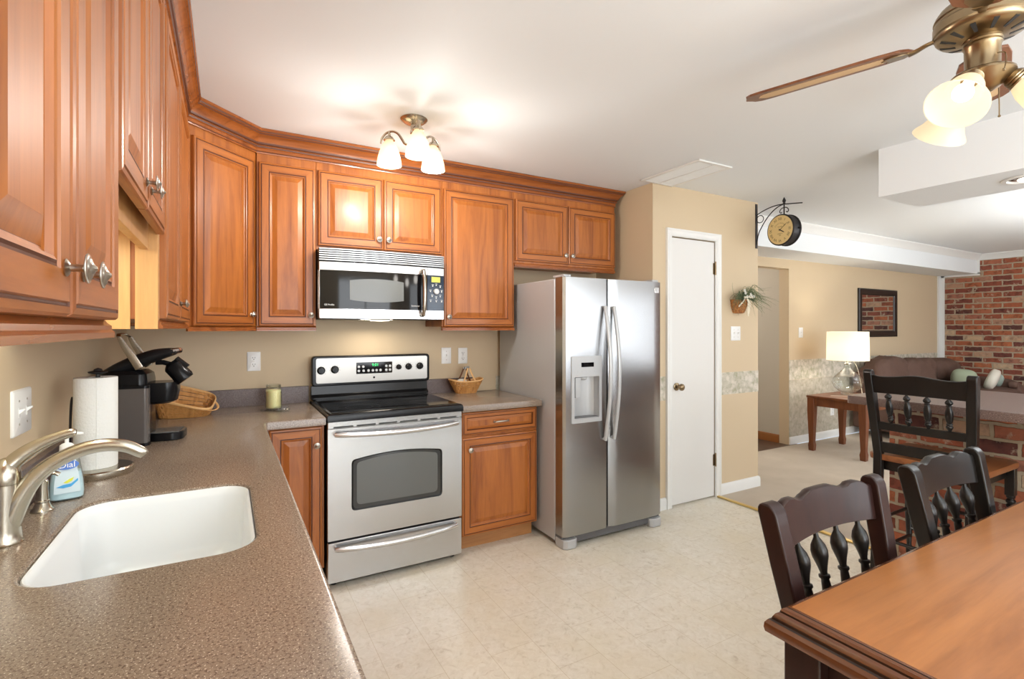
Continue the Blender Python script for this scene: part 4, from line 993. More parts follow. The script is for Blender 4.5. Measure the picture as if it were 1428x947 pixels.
# candle
t = thing('jar_candle', 'pale yellow candle in a clear glass jar left of the range', 'candle', (.700, -.262, CT + .0065))
b = MB(); b.lathe((0, 0, 0), [(.0005, .034), (.002, .040), (.008, .0425), (.100, .0425), (.110, .040), (.116, .036), (.118, .036), (.120, .039), (.136, .039), (.138, .037), (.136, .0355), (.118, .0335), (.110, .0365), (.100, .040), (.010, .040), (.005, .036), (.005, .001)], 32, cap=False); b.obj('jar', M['glass'], t)
b = MB(); b.lathe((0, 0, 0), [(.006, .036), (.010, .0392), (.103, .0392), (.108, .034), (.106, .001)], 28); b.obj('wax', M['wax'], t)
b = MB(); n = 14
b.loft([[(r_ * math.cos(a), r_ * math.sin(a), z) for a in [math.radians(200 + 75 * i / n) for i in range(n + 1)]] for r_, z in ((.0429, .022), (.0432, .022), (.0432, .080), (.0429, .080))], closed=False, cap=False); b.b.free()
tag(MB((.700, -.262, CT)).lathe((.700, -.262, CT), [(.0005, .040), (.001, .062), (.003, .066), (.006, .066), (.0062, .001)], 32).obj('glass_coaster', M['glass']), 'clear glass coaster under the yellow jar candle', 'coaster').location = (.700, -.262, CT)
b = MB((.735, -.335, CT)); b.lathe((.735, -.335, CT), [(.0005, .036), (.002, .041), (.016, .041), (.020, .038), (.024, .036), (.024, .001)], 28); o = tag(b.obj('glass_lid', M['glass']), 'small round clear glass lid lying in front of the jar candle', 'dish'); o.location = (.735, -.335, CT)  # clear lid of the candle jar, lying beside it

# fluorescent lamp under the sink cabinet
t = thing('under_cabinet_light', 'lit fluorescent strip light behind the valance above the sink', 'light', (.12, -2.06, 1.6595))
b = MB(); b.box(-.035, .035, -.27, .27, -.022, 0); b.obj('housing', M['plastic'], t, bevel=.003)
b = MB(); b.cyl((0, -.25, -.032), (0, .25, -.032), .008, n=12); b.obj('tube', M['tubelight'], t)
area('under_cabinet_lamp', (.12, -2.06, 1.612), (0, 0, PI / 2), .5, .03, 2.2, (.97, 1, .82))

# ------------------------------------------------------------------ kitchen ceiling light
KX, KY = 1.312, -.883
t = thing('ceiling_light', 'brushed nickel three arm ceiling light with frosted bell shades above the range', 'ceiling light', (KX, KY, ZC))
b = MB(); b.lathe((0, 0, 0), [(0, .068), (-.003, .070), (-.008, .067), (-.022, .048), (-.030, .028), (-.034, .016), (-.035, .001)], 32); b.obj('canopy', M['nickel'], t)
b = MB(); b.lathe((0, 0, 0), [(-.034, .018), (-.060, .017), (-.062, .020), (-.075, .020), (-.077, .012), (-.115, .010), (-.120, .017), (-.135, .017), (-.140, .008), (-.150, .001)], 20); b.obj('stem', M['nickel'], t)
SH = [(0, .018), (-.008, .024), (-.030, .037), (-.060, .050), (-.090, .058), (-.115, .062), (-.130, .0625), (-.130, .060), (-.113, .0595), (-.088, .0555), (-.058, .0475), (-.030, .0345), (-.010, .0215), (-.004, .010)]
for x_, y_ in ((1.205 - KX, -.805 - KY), (1.291 - KX, -1.008 - KY), (1.4335 - KX, -.8365 - KY)):
    d = Vector((x_, y_, 0)); r_ = d.length; u_ = d / r_
    arm = MB(); pts = [u_ * .008 + Vector((0, 0, -.128)), u_ * .045 + Vector((0, 0, -.128)), u_ * .062 + Vector((0, 0, -.105)), u_ * .085 + Vector((0, 0, -.072)), u_ * .115 + Vector((0, 0, -.058)), u_ * .148 + Vector((0, 0, -.066)), u_ * .172 + Vector((0, 0, -.092)), u_ * .178 + Vector((0, 0, -.118))]
    arm.tube(pts, [.006] * 7 + [.005], 8); a_ = arm.obj('arm', M['nickel'], t)
    c = MB(); c.lathe(tuple(d), [(-.060, .006), (-.082, .008), (-.086, .018), (-.102, .030), (-.104, .030), (-.104, .001)], 18); c.obj('socket_cup', M['nickel'], a_)
    s_ = MB(); s_.lathe((x_, y_, -.104 + .0), [(z, r) for z, r in SH], 28, cap=False); s_.obj('lamp_shade', M['shadeglass'], t)
    s_ = MB(); s_.ball((x_, y_, -.172), .025, 14, (1, 1, 1.25)); s_.obj('bulb', M['bulb'], t)
    point('kitchen_bulb', (KX + x_, KY + y_, ZC - .275), 9, (1, .95, .88), .04)

# ------------------------------------------------------------------ ceiling fan with lights
FXc, FYc = 2.425, -2.782
t = thing('ceiling_fan', 'antique brass ceiling fan with cane inset blades and lit bell shades', 'ceiling fan', (FXc, FYc, ZC))
b = MB(); b.lathe((0, 0, 0), [(0, .062), (-.012, .064), (-.040, .058), (-.070, .052), (-.090, .055), (-.105, .078), (-.120, .100), (-.135, .110), (-.146, .114), (-.150, .111), (-.158, .111), (-.162, .115), (-.186, .115), (-.190, .111), (-.198, .110), (-.206, .103), (-.214, .078), (-.222, .050), (-.224, .045)], 40); b.obj('motor_housing', M['brass'], t)
b = MB(); b.lathe((0, 0, 0), [(-.222, .046), (-.230, .047), (-.234, .044), (-.240, .046), (-.246, .042), (-.310, .041), (-.316, .044)], 32); b.obj('switch_housing', M['brass'], t)
b = MB(); b.lathe((0, 0, 0), [(-.316, .050), (-.322, .070), (-.326, .074), (-.332, .075), (-.338, .070), (-.352, .058), (-.368, .040), (-.380, .020), (-.386, .001)], 36)
b.obj('light_fitter', M['brass'], t)
b = MB()
for i in range(12):
    a = 2 * PI * i / 12 + .1; u_ = Vector((math.cos(a), math.sin(a), 0)); w_ = Vector((-u_.y, u_.x, 0)) * .0065
    b = MB(); p0 = u_ * .099 + Vector((0, 0, -.2085)); p1 = u_ * .062 + Vector((0, 0, -.2200))
    b.loft([[p0 - w_, p0 + w_, p1 + w_ * .6, p1 - w_ * .6], [q + Vector((0, 0, .004)) for q in (p0 - w_, p0 + w_, p1 + w_ * .6, p1 - w_ * .6)]]); b.obj('vent_slot', M['slot'], t, smooth=False)
for k in range(4):
    a = math.radians(107 + 90 * k); R = Matrix.Rotation(a, 4, 'Z')
    pitch = Matrix.Rotation(math.radians(-12), 4, 'X')
    def tr(x, y, z): return R @ (Vector((0, 0, -.195)) + (pitch @ Vector((x, y, z))))
    out = [(.17, -.035), (.19, -.060), (.25, -.070), (.60, -.074), (.635, -.070), (.655, -.052), (.660, -.028), (.672, 0), (.660, .028), (.655, .052), (.635, .070), (.60, .074), (.25, .070), (.19, .060), (.17, .035), (.160, 0)]
    b = MB(); b.loft([[tr(x, y, z) for x, y in out] for z in (-.004, .004)]); bl = b.obj('blade', M['blade'], t, bevel=.0015)
    inn = [(.24, -.032), (.29, -.036), (.58, -.042), (.61, -.034), (.625, 0), (.61, .034), (.58, .042), (.29, .036), (.24, .032), (.225, 0)]
    b = MB(); b.loft([[tr(x, y, z) for x, y in inn] for z in (-.0048, -.0042)]); b.obj('cane_inset', M['cane'], bl, smooth=False)
    b = MB(); b.tube([tr(.09, 0, .010), tr(.125, 0, .006), tr(.155, 0, -.004), tr(.175, 0, -.008)], [(.012, .005), (.010, .005), (.016, .004), (.020, .003)], 8)
    fr_ = [(.165, 0), (.18, .022), (.21, .034), (.235, .030), (.225, .014), (.245, 0), (.225, -.014), (.235, -.030), (.21, -.034), (.18, -.022)]
    b.loft([[tr(x, y, z) for x, y in fr_] for z in (-.009, -.0055)]); b.obj('blade_bracket', M['brass'], bl)
def bell(mb, p0, d, rot=None, s=1.0):
    prof = [(0, .026), (.012, .033), (.030, .041), (.055, .046), (.075, .050), (.095, .060), (.110, .071), (.116, .074), (.1165, .0715), (.108, .0675), (.092, .056), (.074, .0465), (.055, .0425), (.030, .0375), (.014, .0295), (.004, .020)]
    mb.axis(p0, Vector(p0) + Vector(d).normalized(), [(q * s, r * s) for q, r in prof], 30, cap=False)
for ang in (178, 58, -62):
    a = math.radians(ang); u_ = Vector((math.cos(a), math.sin(a), 0)); d = (u_ * .70 + Vector((0, 0, -.72))).normalized()
    p = u_ * .062 + Vector((0, 0, -.345))
    b = MB(); b.axis(p - d * .020, p + d * .030, [(0, .012), (.3, .016), (.5, .026), (.62, .029), (.68, .027), (.76, .030), (.84, .028), (.92, .031), (1, .029)], 22)
    so = b.obj('socket_cup', M['brass'], t)
    b = MB(); bell(b, p + d * .026, d, s=1.02); b.obj('lamp_shade', M['shadeglass'], t)
    b = MB(); c = p + d * .085; b.ball(tuple(c), .026, 14, (1, 1, 1)); b.axis(p + d * .03, c, [(0, .013), (.6, .016), (1, .024)], 12); b.obj('bulb', M['bulb'], t)
    q = Vector((FXc, FYc, ZC)) + p + d * .29
    point('fan_bulb', q, 1.5, (1, .95, .88), .045)
b = MB()
for pts in ([(-.020, -.040, -.285), (-.040, -.062, -.30), (-.062, -.07, -.335), (-.075, -.07, -.36)], [(.055, -.02, -.36), (.056, -.021, -.41), (.056, -.021, -.445)]):
    b.tube(pts, .0016, 6); b.ball(tuple(pts[-1]), .004, 8)
b.obj('pull_chain', M['brass'], t)

# ------------------------------------------------------------------ dining table
TX0, TX1, TY0, TY1, TZ = 1.468, 3.25, -3.72, -2.726, .762
t = thing('dining_table', 'honey brown wooden dining table with dark stepped moulded edge', 'table', (2.3, -3.25, 0))
O = (2.3, -3.25, 0)
b = MB(O); outer = [(TX0, TY0), (TX1, TY0), (TX1, TY1), (TX0, TY1)]
ed = [(-.014, .7120), (-.002, .7150), (0, .7240), (-.001, .7340), (-.006, .7410), (-.011, .7430), (-.012, .7480), (-.016, .7550), (-.022, .7590), (-.0225, .7630), (-.026, .7680), (-.032, .7705), (-.033, .7720), (-.038, .7732)]
rings = [[(x, y, z) for x, y in offset(outer, d)] for d, z in ed]
for k in range(len(rings) - 1):
    b.mi = 1 if k in (4, 5, 8, 11) else 0; b.loft(rings[k:k + 2], cap=False)
b.mi = 0; vs = [b.v(p) for p in rings[0]]; b.f(vs[::-1]); b.obj('edge_molding', [M['tableedge'], mat('dark_table_groove', (.02, .008, .004), .35)], t, ang=25)  # edge grooves coloured darker than the rest of the moulding
b = MB(O); i1 = offset(outer, -.038); b.loft([[(x, y, .7570) for x, y in i1], [(x, y, .7732) for x, y in i1], [(x, y, .7740) for x, y in offset(outer, -.040)]]); b.obj('top', M['tabletop'], t)
b = MB(O)
for q in ((TX0 + .07, TX1 - .07, TY1 - .075, TY1 - .055), (TX0 + .07, TX1 - .07, TY0 + .055, TY0 + .075), (TX0 + .055, TX0 + .075, TY0 + .07, TY1 - .07), (TX1 - .075, TX1 - .055, TY0 + .07, TY1 - .07)): b.box(*q, .61, .7115)
b.obj('apron', M['chairbrown'], t)
for x_, y_ in ((TX0 + .062, TY1 - .066), (TX0 + .062, TY0 + .066), (TX1 - .062, TY1 - .066), (TX1 - .062, TY0 + .066)):
    b = MB(O); b.stack([(x_, y_, 0.001, .026, .026), (x_, y_, .08, .030, .030), (x_, y_, .5, .034, .034), (x_, y_, .56, .037, .037), (x_, y_, .7115, .037, .037)]); b.obj('leg', M['chairbrown'], t, bevel=.004)

# ------------------------------------------------------------------ chairs
def chair(name, label, loc, rotz, group=None, W=.512, top=.945, seat=.455, D=.42, wb=.425, crest=.086, hump=.028, spin=(.75, 0), stool=False, woods=('chairbrown', 'chairblack', 'chairblack')):
    """local: back at y=0, seat towards -y; x centred"""
    t = thing(name, label, 'stool' if stool else 'chair', loc, rotz, group)
    wF, wD, wS = (M[w_] for w_ in woods)
    lean = .20 if not stool else .13
    def yb(z): return max(0, z - seat) * lean
    def hw(z): return (wb + (W - wb) * max(0, (z - seat)) / (top - seat)) / 2
    pw, pd = (.023, .019) if not stool else (.020, .018)
    for s in (-1, 1):
        b = MB(); zs = [0.001, .15, seat - .1, seat, seat + (top - seat) * .35, seat + (top - seat) * .7, top - .05, top - .022, top - .012, top - .005, top]
        Ls = []
        for i, z in enumerate(zs):
            x = s * (hw(z) - pw); y = yb(z) + (.05 * (1 - z / seat) ** 1.5 if z < seat else 0)
            k = 1 if z < top - .03 else {8: .88, 9: .66, 10: .30}.get(i, 1)
            Ls.append((x, y, z, pw * (1 if z > .2 else .85), pd * k * (1.25 if z > seat + .2 else 1)))
        b.stack(Ls); b.obj('back_post', wF, t, bevel=.005, seg=3)
    # crest rail
    def prof(s):
        a = abs(s)
        if stool: return .006 + hump * (math.exp(-(a / .38) ** 2) * .75 + .9 * max(0, a - .72) / .28 * .55)
        pts = [(0, 1), (.18, .98), (.30, .72), (.40, .50), (.47, .52), (.56, .80), (.65, .86), (.74, .74), (.86, .34), (.95, .06), (1, .0)]
        for (a0, v0), (a1, v1) in zip(pts, pts[1:]):
            if a <= a1: 
                f = (a - a0) / (a1 - a0); f = f * f * (3 - 2 * f); return hump * (v0 + (v1 - v0) * f)
        return 0
    ct = top - .030; cb = ct - crest; xw = hw(top) - pw * 1.0
    n = 36; b = MB(); rings = []
    for i in range(n + 1):
        s = -1 + 2 * i / n; x = s * xw; cv = .022 * (1 - s * s); th = .011
        zt = ct + prof(s) - (0 if not stool else .008); zb = cb + (.010 * (1 - s * s) if not stool else 0.004 * (1 - s * s))
        yt = yb(zt) + cv; ybm = yb(zb) + cv
        zl = [zb + .003, zb + .014, ct - .012, ct - .004]; f_ = [(x, yb(z) + cv - th, z) for z in zl]; k_ = [(x, yb(z) + cv + th, z) for z in zl]
        rings.append([(x, ybm - th * .6, zb)] + f_ + [(x, yt - th, zt - .003), (x, yt - th * .5, zt), (x, yt + th * .5, zt), (x, yt + th, zt - .003)] + k_[::-1] + [(x, ybm + th * .6, zb)])
    b.loft(rings); b.obj('crest_rail', wF, t, ang=30)
    # lower back rail
    lz = seat + (.055 if not stool else .135); lh = .045 if not stool else .040
    if stool: pass
    b = MB(); rings = []
    for i in range(13):
        s = -1 + 2 * i / 12; x = s * (hw(lz) - pw); cv = .018 * (1 - s * s)
        rings.append([(x, yb(lz) + cv - .009, lz), (x, yb(lz + lh) + cv - .009, lz + lh), (x, yb(lz + lh) + cv + .009, lz + lh), (x, yb(lz) + cv + .009, lz)])
    b.loft(rings); b.obj('back_rail', wF, t, bevel=.002)
    if stool:
        b = MB(); z0 = seat + .012; rings = []
        for i in range(13):
            s = -1 + 2 * i / 12; x = s * (hw(z0) - pw); rings.append([(x, yb(z0) - .009, z0), (x, yb(z0 + .05) - .009, z0 + .055), (x, yb(z0 + .05) + .009, z0 + .055), (x, yb(z0) + .009, z0)])
        b.loft(rings); b.obj('back_rail', wF, t, bevel=.002)
    SPc = [(0, .0055), (.04, .0065), (.10, .0165), (.15, .0200), (.20, .0190), (.28, .0120), (.33, .0085), (.345, .0085), (.35, .0130), (.37, .0135), (.385, .0095), (.42, .0105), (.60, .0150), (.80, .0140), (.90, .0095), (.92, .0130), (.94, .0130), (.96, .008), (1, .0065)] if not stool else \
          [(0, .005), (.04, .0055), (.09, .0135), (.14, .0165), (.18, .0135), (.20, .0085), (.215, .0125), (.235, .0125), (.25, .0085), (.27, .0105), (.40, .0150), (.52, .0165), (.66, .0140), (.74, .0095), (.755, .0130), (.775, .0130), (.79, .0085), (.82, .0135), (.86, .0150), (.92, .0095), (1, .0045)]
    for i in range(4):
        f = (i - 1.5) / 1.5 * (.62 if not stool else .60); zt = cb + .008; zb = lz + lh - .004
        xt, xb_ = f * (hw(zt) - pw), f * (hw(zb) - pw); ct_, cb__ = .022 * (1 - f * f), .018 * (1 - f * f)
        b = MB(); b.axis((xt, yb(zt) + ct_, zt), (xb_, yb(zb) + cb__, zb), SPc, 18); b.obj('spindle', wD, t, ang=60)
    # seat
    b = MB(); so = rrect(-wb / 2 - .03, wb / 2 + .03, -D, .012, .035, 5)
    b.loft([[(x * k, y * 1.0, z) for x, y in so] for z, k in ((seat - .030, .985), (seat - .020, 1), (seat - .006, 1), (seat - .001, .99), (seat, .97))])
    b.obj('seat', wS, t, ang=35)
    b = MB(); q = wb / 2 - .01
    for a in ((-q, q, -D + .03, -D + .05), (-q, q, -.035, -.0175), (-q, -q + .018, -D + .05, -.035), (q - .018, q, -D + .05, -.035)): b.box(*a, seat - .085, seat - .0302)
    b.obj('seat_frame', wF, t)
    for s in (-1, 1):
        b = MB(); x = s * (wb / 2 + .002); y = -D + .04
        b.stack([(x, y, seat - .17, .019, .019), (x, y, seat - .0302, .019, .019)])
        b.lathe((x, y, 0), [(.001, .011), (.03, .013), (.10, .016), (.12, .011), (seat * .45, .020), (seat * .62, .019), (seat * .66 if not stool else seat - .235, .012), (seat - .228, .019), (seat - .220, .019), (seat - .214, .013), (seat - .205, .019), (seat - .195, .019), (seat - .188, .013), (seat - .180, .018), (seat - .170, .018)], 16)
        b.obj('front_leg', wD, t, bevel=.002)
    hs = (.16,) if not stool else (.17, .33)
    for k, z in enumerate(hs):
        for s in (-1, 1):
            b = MB(); b.cyl((s * (wb / 2 - .004), -D + .045, z), (s * (hw(z) - pw), yb(z) + .02, z + .01), .009, n=10); b.obj('stretcher', wD, t)
        b = MB(); b.cyl((-wb / 2 + .002, -D + .040, z + .04), (wb / 2 - .002, -D + .040, z + .04), .009, n=10); b.obj('stretcher', wD, t)
    if stool:
        b = MB(); b.cyl((-hw(.25) + pw, .02, .25), (hw(.25) - pw, .02, .25), .009, n=10); b.obj('stretcher', wD, t)
    return t
chair('dining_chair', 'dark brown spindle back chair tucked at the near corner of the dining table', (1.832, -2.752, 0), 0, 'dining chairs along the table')
chair('dining_chair', 'nearly black spindle back chair tucked in farther along the table by the brick wall', (2.505, -2.754, 0), 0, 'dining chairs along the table', woods=('chairblack', 'chairblack', 'chairblack'))
chair('bar_stool', 'tall black bar stool with brown seat facing the brick breakfast bar', (3.510, -2.208, 0), PI / 2, None, W=.475, top=1.142, seat=.692, D=.43, wb=.43, crest=.092, hump=.020, stool=True, woods=('chairblack', 'chairblack', 'stoolseat'))

# ------------------------------------------------------------------ breakfast bar top
t = thing('breakfast_bar_top', 'brown speckled breakfast bar top on the low brick wall', 'worktop', (4.1, -2.8, .93))
b = MB((4.1, -2.8, .93)); slab(b, rrect(3.62, 4.61, -3.95, -1.79, .03, 4), .9255, .970, prof=((0, 0), (0, -.006), (-.0015, -.002), (-.004, 0)))
b.obj('top', M['counter3'], t, ang=30)

# ------------------------------------------------------------------ clock on bracket
CX_, CYc, CZ = 4.425, -.910, 2.160
t = thing('bracket_clock', 'round black double sided station clock hanging from a scrolled iron wall bracket', 'clock', (CX_, PY, 2.2))
O = (CX_, PY, 2.2)
b = MB(O); b.box(CX_ - .013, CX_ + .013, PY - .006, PY - .0005, 2.045, 2.425); b.obj('wall_plate', M['iron'], t, bevel=.001)
def yz(pts, r, flat=None): b.tube([(CX_, y, z) for y, z in pts], [(r, r * .8)] * len(pts), 8, up=(1, 0, 0))
b = MB(O)
yz([(PY - .006, 2.330), (-.72, 2.352), (-.80, 2.372), (-.88, 2.376), (-.96, 2.366), (-1.06, 2.352)], .0045)
yz([(PY - .006, 2.075), (-.685, 2.17), (-.74, 2.26), (-.80, 2.325), (-.86, 2.362), (-.90, 2.372)], .0045)
b.tube([(CX_, -.698 - .031 * math.cos(a), 2.290 + .031 * math.sin(a)) for a in [2 * PI * i / 20 for i in range(20)]], .0035, 6, up=(1, 0, 0), loop=True)
for s in (-1, 1): yz([(CYc + .004 * s, 2.345), (CYc + s * .020, 2.342), (CYc + s * .034, 2.328), (CYc + s * .036, 2.312), (CYc + s * .026, 2.304), (CYc + s * .018, 2.312)], .0038)
yz([(CYc, 2.29), (CYc, 2.38)], .0055)
b.lathe((CX_, CYc, 2.376), [(0, .006), (.006, .012), (.009, .007), (.016, .012), (.026, .014), (.040, .008), (.054, .001)], 12)
b.obj('bracket', M['iron'], t)
cr = bpy.data.objects.new('clock_case', None)
n_ = Vector((-math.cos(math.radians(8)), math.sin(math.radians(8)), 0)); C0 = Vector((CX_, CYc, CZ))
b = MB(O); R_ = .128
b.axis(C0 + n_ * .045, C0 - n_ * .045, [(0, R_ - .012), (.001, R_ - .006), (.05, R_), (.14, R_), (.17, R_ - .007), (.83, R_ - .007), (.86, R_), (.95, R_), (.999, R_ - .006), (1, R_ - .012)], 40)
b.axis(C0 + Vector((0, -R_ + .01, 0)), C0 + Vector((0, -R_ - .014, 0)), [(0, .008), (1, .005)], 8)
cs = b.obj('case', M['iron'], t, ang=40)
Rf = Matrix.Rotation(math.radians(-90 - 8), 3, 'Z')  # local -Y -> n_
def fp(x, z, off): # face coords: x to the viewer's right, z up
    right = Vector((0, 0, 1)).cross(n_) 
    return C0 + n_ * off + right * x + Vector((0, 0, 1)) * z
for sgn, nm in ((1, 'dial'),):
    b = MB(O); b.axis(C0 + n_ * .0445, C0 + n_ * .0462, [(0, R_ - .011), (1, R_ - .011)], 40); dl = b.obj('dial', M['clockface'], t)
eul = Rf.to_euler()
import itertools
rz = math.atan2(n_.y, n_.x) + PI / 2
nums = ['XII', 'I', 'II', 'III', 'IIII', 'V', 'VI', 'VII', 'VIII', 'IX', 'X', 'XI']
for i, s in enumerate(nums):
    a = 2 * PI * i / 12; r_ = .088; p = fp(r_ * math.sin(a), r_ * math.cos(a), .0464) - Vector(O)
    rt = (Matrix.Rotation(rz, 4, 'Z') @ Matrix.Rotation(PI / 2, 4, 'X') @ Matrix.Rotation(-a, 4, 'Z')).to_euler()
    text('numeral', s, .030, p, rt, M['ink'], dl, ext=.0002)
rt0 = (Matrix.Rotation(rz, 4, 'Z') @ Matrix.Rotation(PI / 2, 4, 'X'))
for i, ch in enumerate('KENSINGTON'):
    a = math.radians(-54 + i * 12); p = fp(.054 * math.sin(a), .054 * math.cos(a), .0464) - Vector(O)
    text('dial_letter', ch, .012, p, (rt0 @ Matrix.Rotation(-a, 4, 'Z')).to_euler(), M['ink'], dl, ext=.0002)
for s, z, sz in (('STATION', .024, .010), ('LONDON', -.032, .011), ('1879', -.046, .009)):
    text('dial_text', s, sz, fp(0, z, .0464) - Vector(O), rt0.to_euler(), M['ink'], dl, ext=.0002)
for nm, an, ln, w_ in (('minute_hand', 54, .085, .0022), ('hour_hand', 122, .052, .0035)):
    a = math.radians(an); dx, dz = math.sin(a), math.cos(a); px, pz = dz, -dx
    q = [(-dx * .012 + px * w_, -dz * .012 + pz * w_), (dx * ln * .7 + px * w_, dz * ln * .7 + pz * w_), (dx * ln, dz * ln), (dx * ln * .7 - px * w_, dz * ln * .7 - pz * w_), (-dx * .012 - px * w_, -dz * .012 - pz * w_)]
    b = MB(O); b.loft([[fp(x, z, .0472) for x, z in q], [fp(x, z, .0480) for x, z in q]]); b.obj(nm, M['iron'], dl, smooth=False)
bpy.data.objects.remove(cr)

# ------------------------------------------------------------------ wall basket with greenery
WX, WZ = 4.175, 1.565
t = thing('wall_basket', 'small orange brown wall basket with grasses, white flowers and cream ribbons', 'wall decoration', (WX, PY, WZ))
b = MB(); rings = []
for z, r in ((-.080, .042), (-.075, .060), (-.02, .082), (.032, .090)):
    rings.append([(r * math.cos(a), -.002 - r * .85 * math.sin(a), z) for a in [PI * i / 14 for i in range(15)]])
b.loft(rings); bk = b.obj('basket_pocket', mat('orange_bark_basket', (.42, .15, .035), .7), t, ang=50)
m = bk.data.materials[0]; v = coords(m); n1 = noise(m, v, 90, 3); L(m, ramp(m, n1, [(.35, (.22, .07, .02)), (.65, (.55, .22, .05))]), bsdf(m).inputs['Base Color']); bump(m, n1, 1, .006)
b = MB(); rnd = random.Random(3)
for i in range(120):
    side = rnd.choice((-1, 1, 1)); x0_ = rnd.uniform(-.05, .06); L_ = rnd.uniform(.10, .33) * (1.0 if side > 0 else .62)
    a = rnd.uniform(-.1, 1.05); dr = rnd.uniform(.03, .13)
    p0 = Vector((x0_, -.04, .025)); dx = side * L_ * math.cos(a * .9); dz = L_ * math.sin(a) * .55
    pts = [p0, p0 + Vector((dx * .4, -rnd.uniform(.01, .05), dz * .8 + .02)), p0 + Vector((dx * .75, -rnd.uniform(.01, .06), dz * .8 - dr * .25)), p0 + Vector((dx, -rnd.uniform(.02, .12), dz - dr))]
    pts = [Vector((q.x, min(q.y, -.004), q.z)) for q in pts]
    b.tube(pts, [.0011, .0014, .001, .0004], 4)
b.tube([(-.05, -.03, .03), (-.085, -.03, .08), (-.10, -.03, .14), (-.098, -.03, .17)], [.0012, .0012, .001, .0005], 4)
b.obj('grass_blades', M['leaf'], t)
b = MB()
for i in range(22):
    x = rnd.uniform(-.05, .12); z = rnd.uniform(.02, .075); c = Vector((x, -.06 - rnd.uniform(0, .02), z)); a = rnd.uniform(0, 6.28)
    u_ = Vector((math.cos(a), 0, math.sin(a))) * .020; w_ = Vector((-math.sin(a), -.3, math.cos(a))) * .008
    b.loft([[c - u_, c + w_, c + u_, c - w_], [c - u_ + Vector((0, -.001, 0)), c + w_ + Vector((0, -.004, 0)), c + u_ + Vector((0, -.001, 0)), c - w_ + Vector((0, -.004, 0))]])
b.obj('dark_leaves', M['leafdark'], t, smooth=False)
for x, z in ((-.018, .105), (-.008, .085), (.045, .055), (.075, .062), (.10, .060), (.06, .075), (.015, .055)):
    b = MB()
    for k in range(5):
        a = 2 * PI * k / 5; b.ball((x + .008 * math.cos(a), -.085, z + .008 * math.sin(a)), .0065, 6, (1, .6, 1))
    b.ball((x, -.090, z), .004, 6); b.obj('flower', M['flower'], t)
b = MB()
for pts in ([(.0, -.075, .045), (-.03, -.085, .020), (-.06, -.082, -.005), (-.088, -.080, -.028)], [(.02, -.075, .045), (.030, -.085, .0), (.028, -.082, -.06), (.036, -.080, -.105)], [(.03, -.075, .045), (.048, -.085, .0), (.046, -.082, -.05), (.040, -.080, -.085)], [(-.02, -.080, .05), (.03, -.09, .055), (.09, -.085, .045)]):
    b.tube(pts, [(.0065, .0015)] * len(pts), 6, up=(0, 1, 0))
b.obj('ribbon', M['cream'], t)

# ------------------------------------------------------------------ living room
t = thing('wall_mirror', 'black framed mirror on the living room wall reflecting brick', 'mirror', (8.17, MY, 1.57))
O = (8.17, MY, 1.57); b = MB(O); x0, x1, z0, z1 = 7.665, 8.675, 1.245, 1.890
cpf = [(0, 0), (.0, .018), (.012, .026), (.05, .028), (.075, .020), (.085, .010), (.085, 0)]
rings = []
for (px, pz), (sx, sz) in zip(((x0, z0), (x1, z0), (x1, z1), (x0, z1)), ((1, 1), (-1, 1), (-1, -1), (1, -1))):
    rings.append([(px + sx * q, MY - d - .0005, pz + sz * q) for q, d in cpf])
b.loft(rings, loop=True); b.obj('frame', M['mirrorframe'], t, ang=25)
MB(O).box(x0 + .07, x1 - .07, MY - .009, MY - .002, z0 + .07, z1 - .07).obj('mirror_glass', M['mirror'], t, smooth=False)
# end table
t = thing('end_table', 'reddish brown wooden end table with tapered legs beside the sofa', 'table', (6.44, -.42, 0.006))
b = MB(); b.box(-.345, .345, -.305, .305, .585, .612); b.obj('top', M['endtable'], t, bevel=.005)
b = MB(); b.box(-.31, .31, -.285, -.265, .50, .5848); b.box(-.31, .31, .265, .285, .50, .5848); b.box(-.325, -.305, -.27, .27, .50, .5848); b.box(.305, .325, -.27, .27, .50, .5848); b.obj('apron', M['endtable'], t)
for sx in (-1, 1):
    for sy in (-1, 1):
        b = MB(); x, y = sx * .305, sy * .262; b.stack([(x, y, 0.0005, .026, .026), (x, y, .06, .030, .030), (x, y, .10, .024, .024), (x, y, .45, .036, .036), (x, y, .5848, .036, .036)]); b.obj('leg', M['endtable'], t, bevel=.003)
# table lamp
LX, LY, LZ = 6.52, -.33, .6185
t = thing('table_lamp', 'glass jug table lamp with a white drum shade on the end table', 'lamp', (LX, LY, LZ))
b = MB(); b.lathe((0, 0, 0), [(0.0005, .062), (.004, .070), (.022, .070), (.026, .060), (.027, .001)], 30); b.obj('base', M['glass'], t)
b = MB(); b.lathe((0, 0, 0), [(.028, .050), (.04, .085), (.08, .128), (.13, .148), (.18, .140), (.225, .108), (.26, .070), (.285, .045), (.30, .036), (.335, .034), (.345, .038), (.350, .034)], 36, cap=False); b.obj('glass_jug', M['glass'], t)
b = MB(); b.lathe((0, 0, 0), [(.335, .0335), (.352, .034), (.358, .012), (.40, .010), (.405, .016), (.43, .016), (.435, .001)], 16); b.cyl((0, 0, .43), (0, 0, .70), .003, n=8); b.obj('stem', M['nickel'], t)
b = MB(); b.lathe((0, 0, 0), [(.385, .205), (.705, .200), (.705, .198), (.385, .203)], 44, cap=False)
b.loft([[(.205 * math.cos(2 * PI * i / 44), .205 * math.sin(2 * PI * i / 44), .385), (.203 * math.cos(2 * PI * i / 44), .203 * math.sin(2 * PI * i / 44), .385)] for i in range(44)], loop=True, closed=False); b.obj('lamp_shade', M['fabricshade'], t)
b = MB(); b.ball((0, 0, .50), .032, 12, (1, 1, 1.3)); b.obj('bulb', M['bulb'], t)
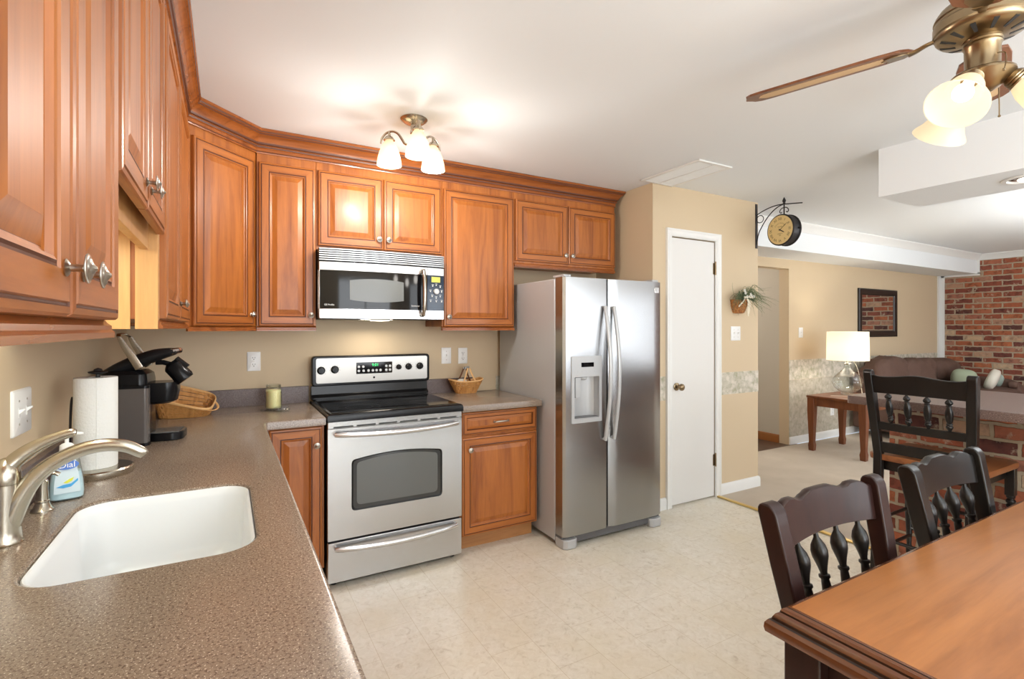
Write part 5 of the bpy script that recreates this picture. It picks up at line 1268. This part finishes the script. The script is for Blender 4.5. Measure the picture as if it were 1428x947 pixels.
b = MB(); b.tube([(.05, -.02, .40), (.12, -.04, .30), (.165, -.05, .15), (.10, -.10, .016), (.02, -.13, .008), (-.15, -.10, .006), (-.3, .02, .006)], .003, 6); b.obj('power_cord', M['cream'], t)
point('table_lamp_bulb', (LX, LY, LZ + .50), 17, (1, .93, .80), .05)
# sofa
t = thing('sofa', 'brown overstuffed sofa along the living room wall', 'sofa', (8.65, -.42, 0.006))
b = MB(); b.box(-1.15, 1.15, -.40, .45, .08, .42); b.box(-1.22, 1.22, .30, .50, .10, .80); 
for sx in (-1, 1):
    for sy in (-.35, .42): b.box(sx * 1.1 - .03, sx * 1.1 + .03, sy - .03, sy + .03, 0.0005, .085)
b.obj('base', M['sofa'], t, bevel=.03, seg=3)
for i, x in enumerate((-.75, 0, .75)):
    b = MB(); b.cushion((x, -.05, .46), (.37, .42, .10), .30, lump=.015, seed=i); b.obj('seat_cushion', M['sofa'], t)
    b = MB(); b.cushion((x - .05, .32, .74 - .02 * i), (.42, .17, .245 - .010 * i), .55, lump=.03, seed=i + 4, n=48); o = b.obj('back_cushion', M['sofa'], t)
    tx = bpy.data.textures.new('folds', 'CLOUDS'); tx.noise_scale = .28; tx.noise_depth = 3; dm = o.modifiers.new('folds', 'DISPLACE'); dm.texture = tx; dm.strength = .13; dm.mid_level = .5; dm.texture_coords = 'GLOBAL'
for sx in (-1, 1):
    b = MB(); b.cushion((sx * 1.17, 0, .42), (.15, .48, .25), .5, lump=.01, seed=9); b.obj('arm', M['sofa'], t)
def pillow(nm, label, c, h, rot, m, seed):
    b = MB(c); b.cushion(c, h, .55, n=30, rot=rot.to_matrix().to_3x3() if hasattr(rot, 'to_matrix') else rot, lump=.05, seed=seed); o = b.obj(nm, m); o.location = c; return tag(o, label, 'pillow', 'throw pillows at the right end of the sofa')
E3 = lambda x, y, z: (Matrix.Rotation(z, 3, 'Z') @ Matrix.Rotation(y, 3, 'Y') @ Matrix.Rotation(x, 3, 'X'))
pillow('throw_pillow', 'sage green pillow slumped beside the brown cushions', (9.06, -.50, .69), (.27, .13, .125), E3(.1, .10, .25), M['greenpillow'], 1)
pillow('throw_pillow', 'cream square pillow in front of the brick wall', (9.40, -.68, .675), (.23, .06, .14), E3(.35, .05, .25), M['creampillow'], 2)
pillow('throw_pillow', 'pale teal pillow end poking out beside the cream pillow', (9.76, -.64, .63), (.10, .05, .09), E3(.1, .25, .2), M['bluepillow'], 3)
pillow('throw_pillow', 'small dark brown pillow under the teal pillow', (9.70, -.80, .60), (.11, .05, .05), E3(0, .1, .2), M['sofa'], 4)
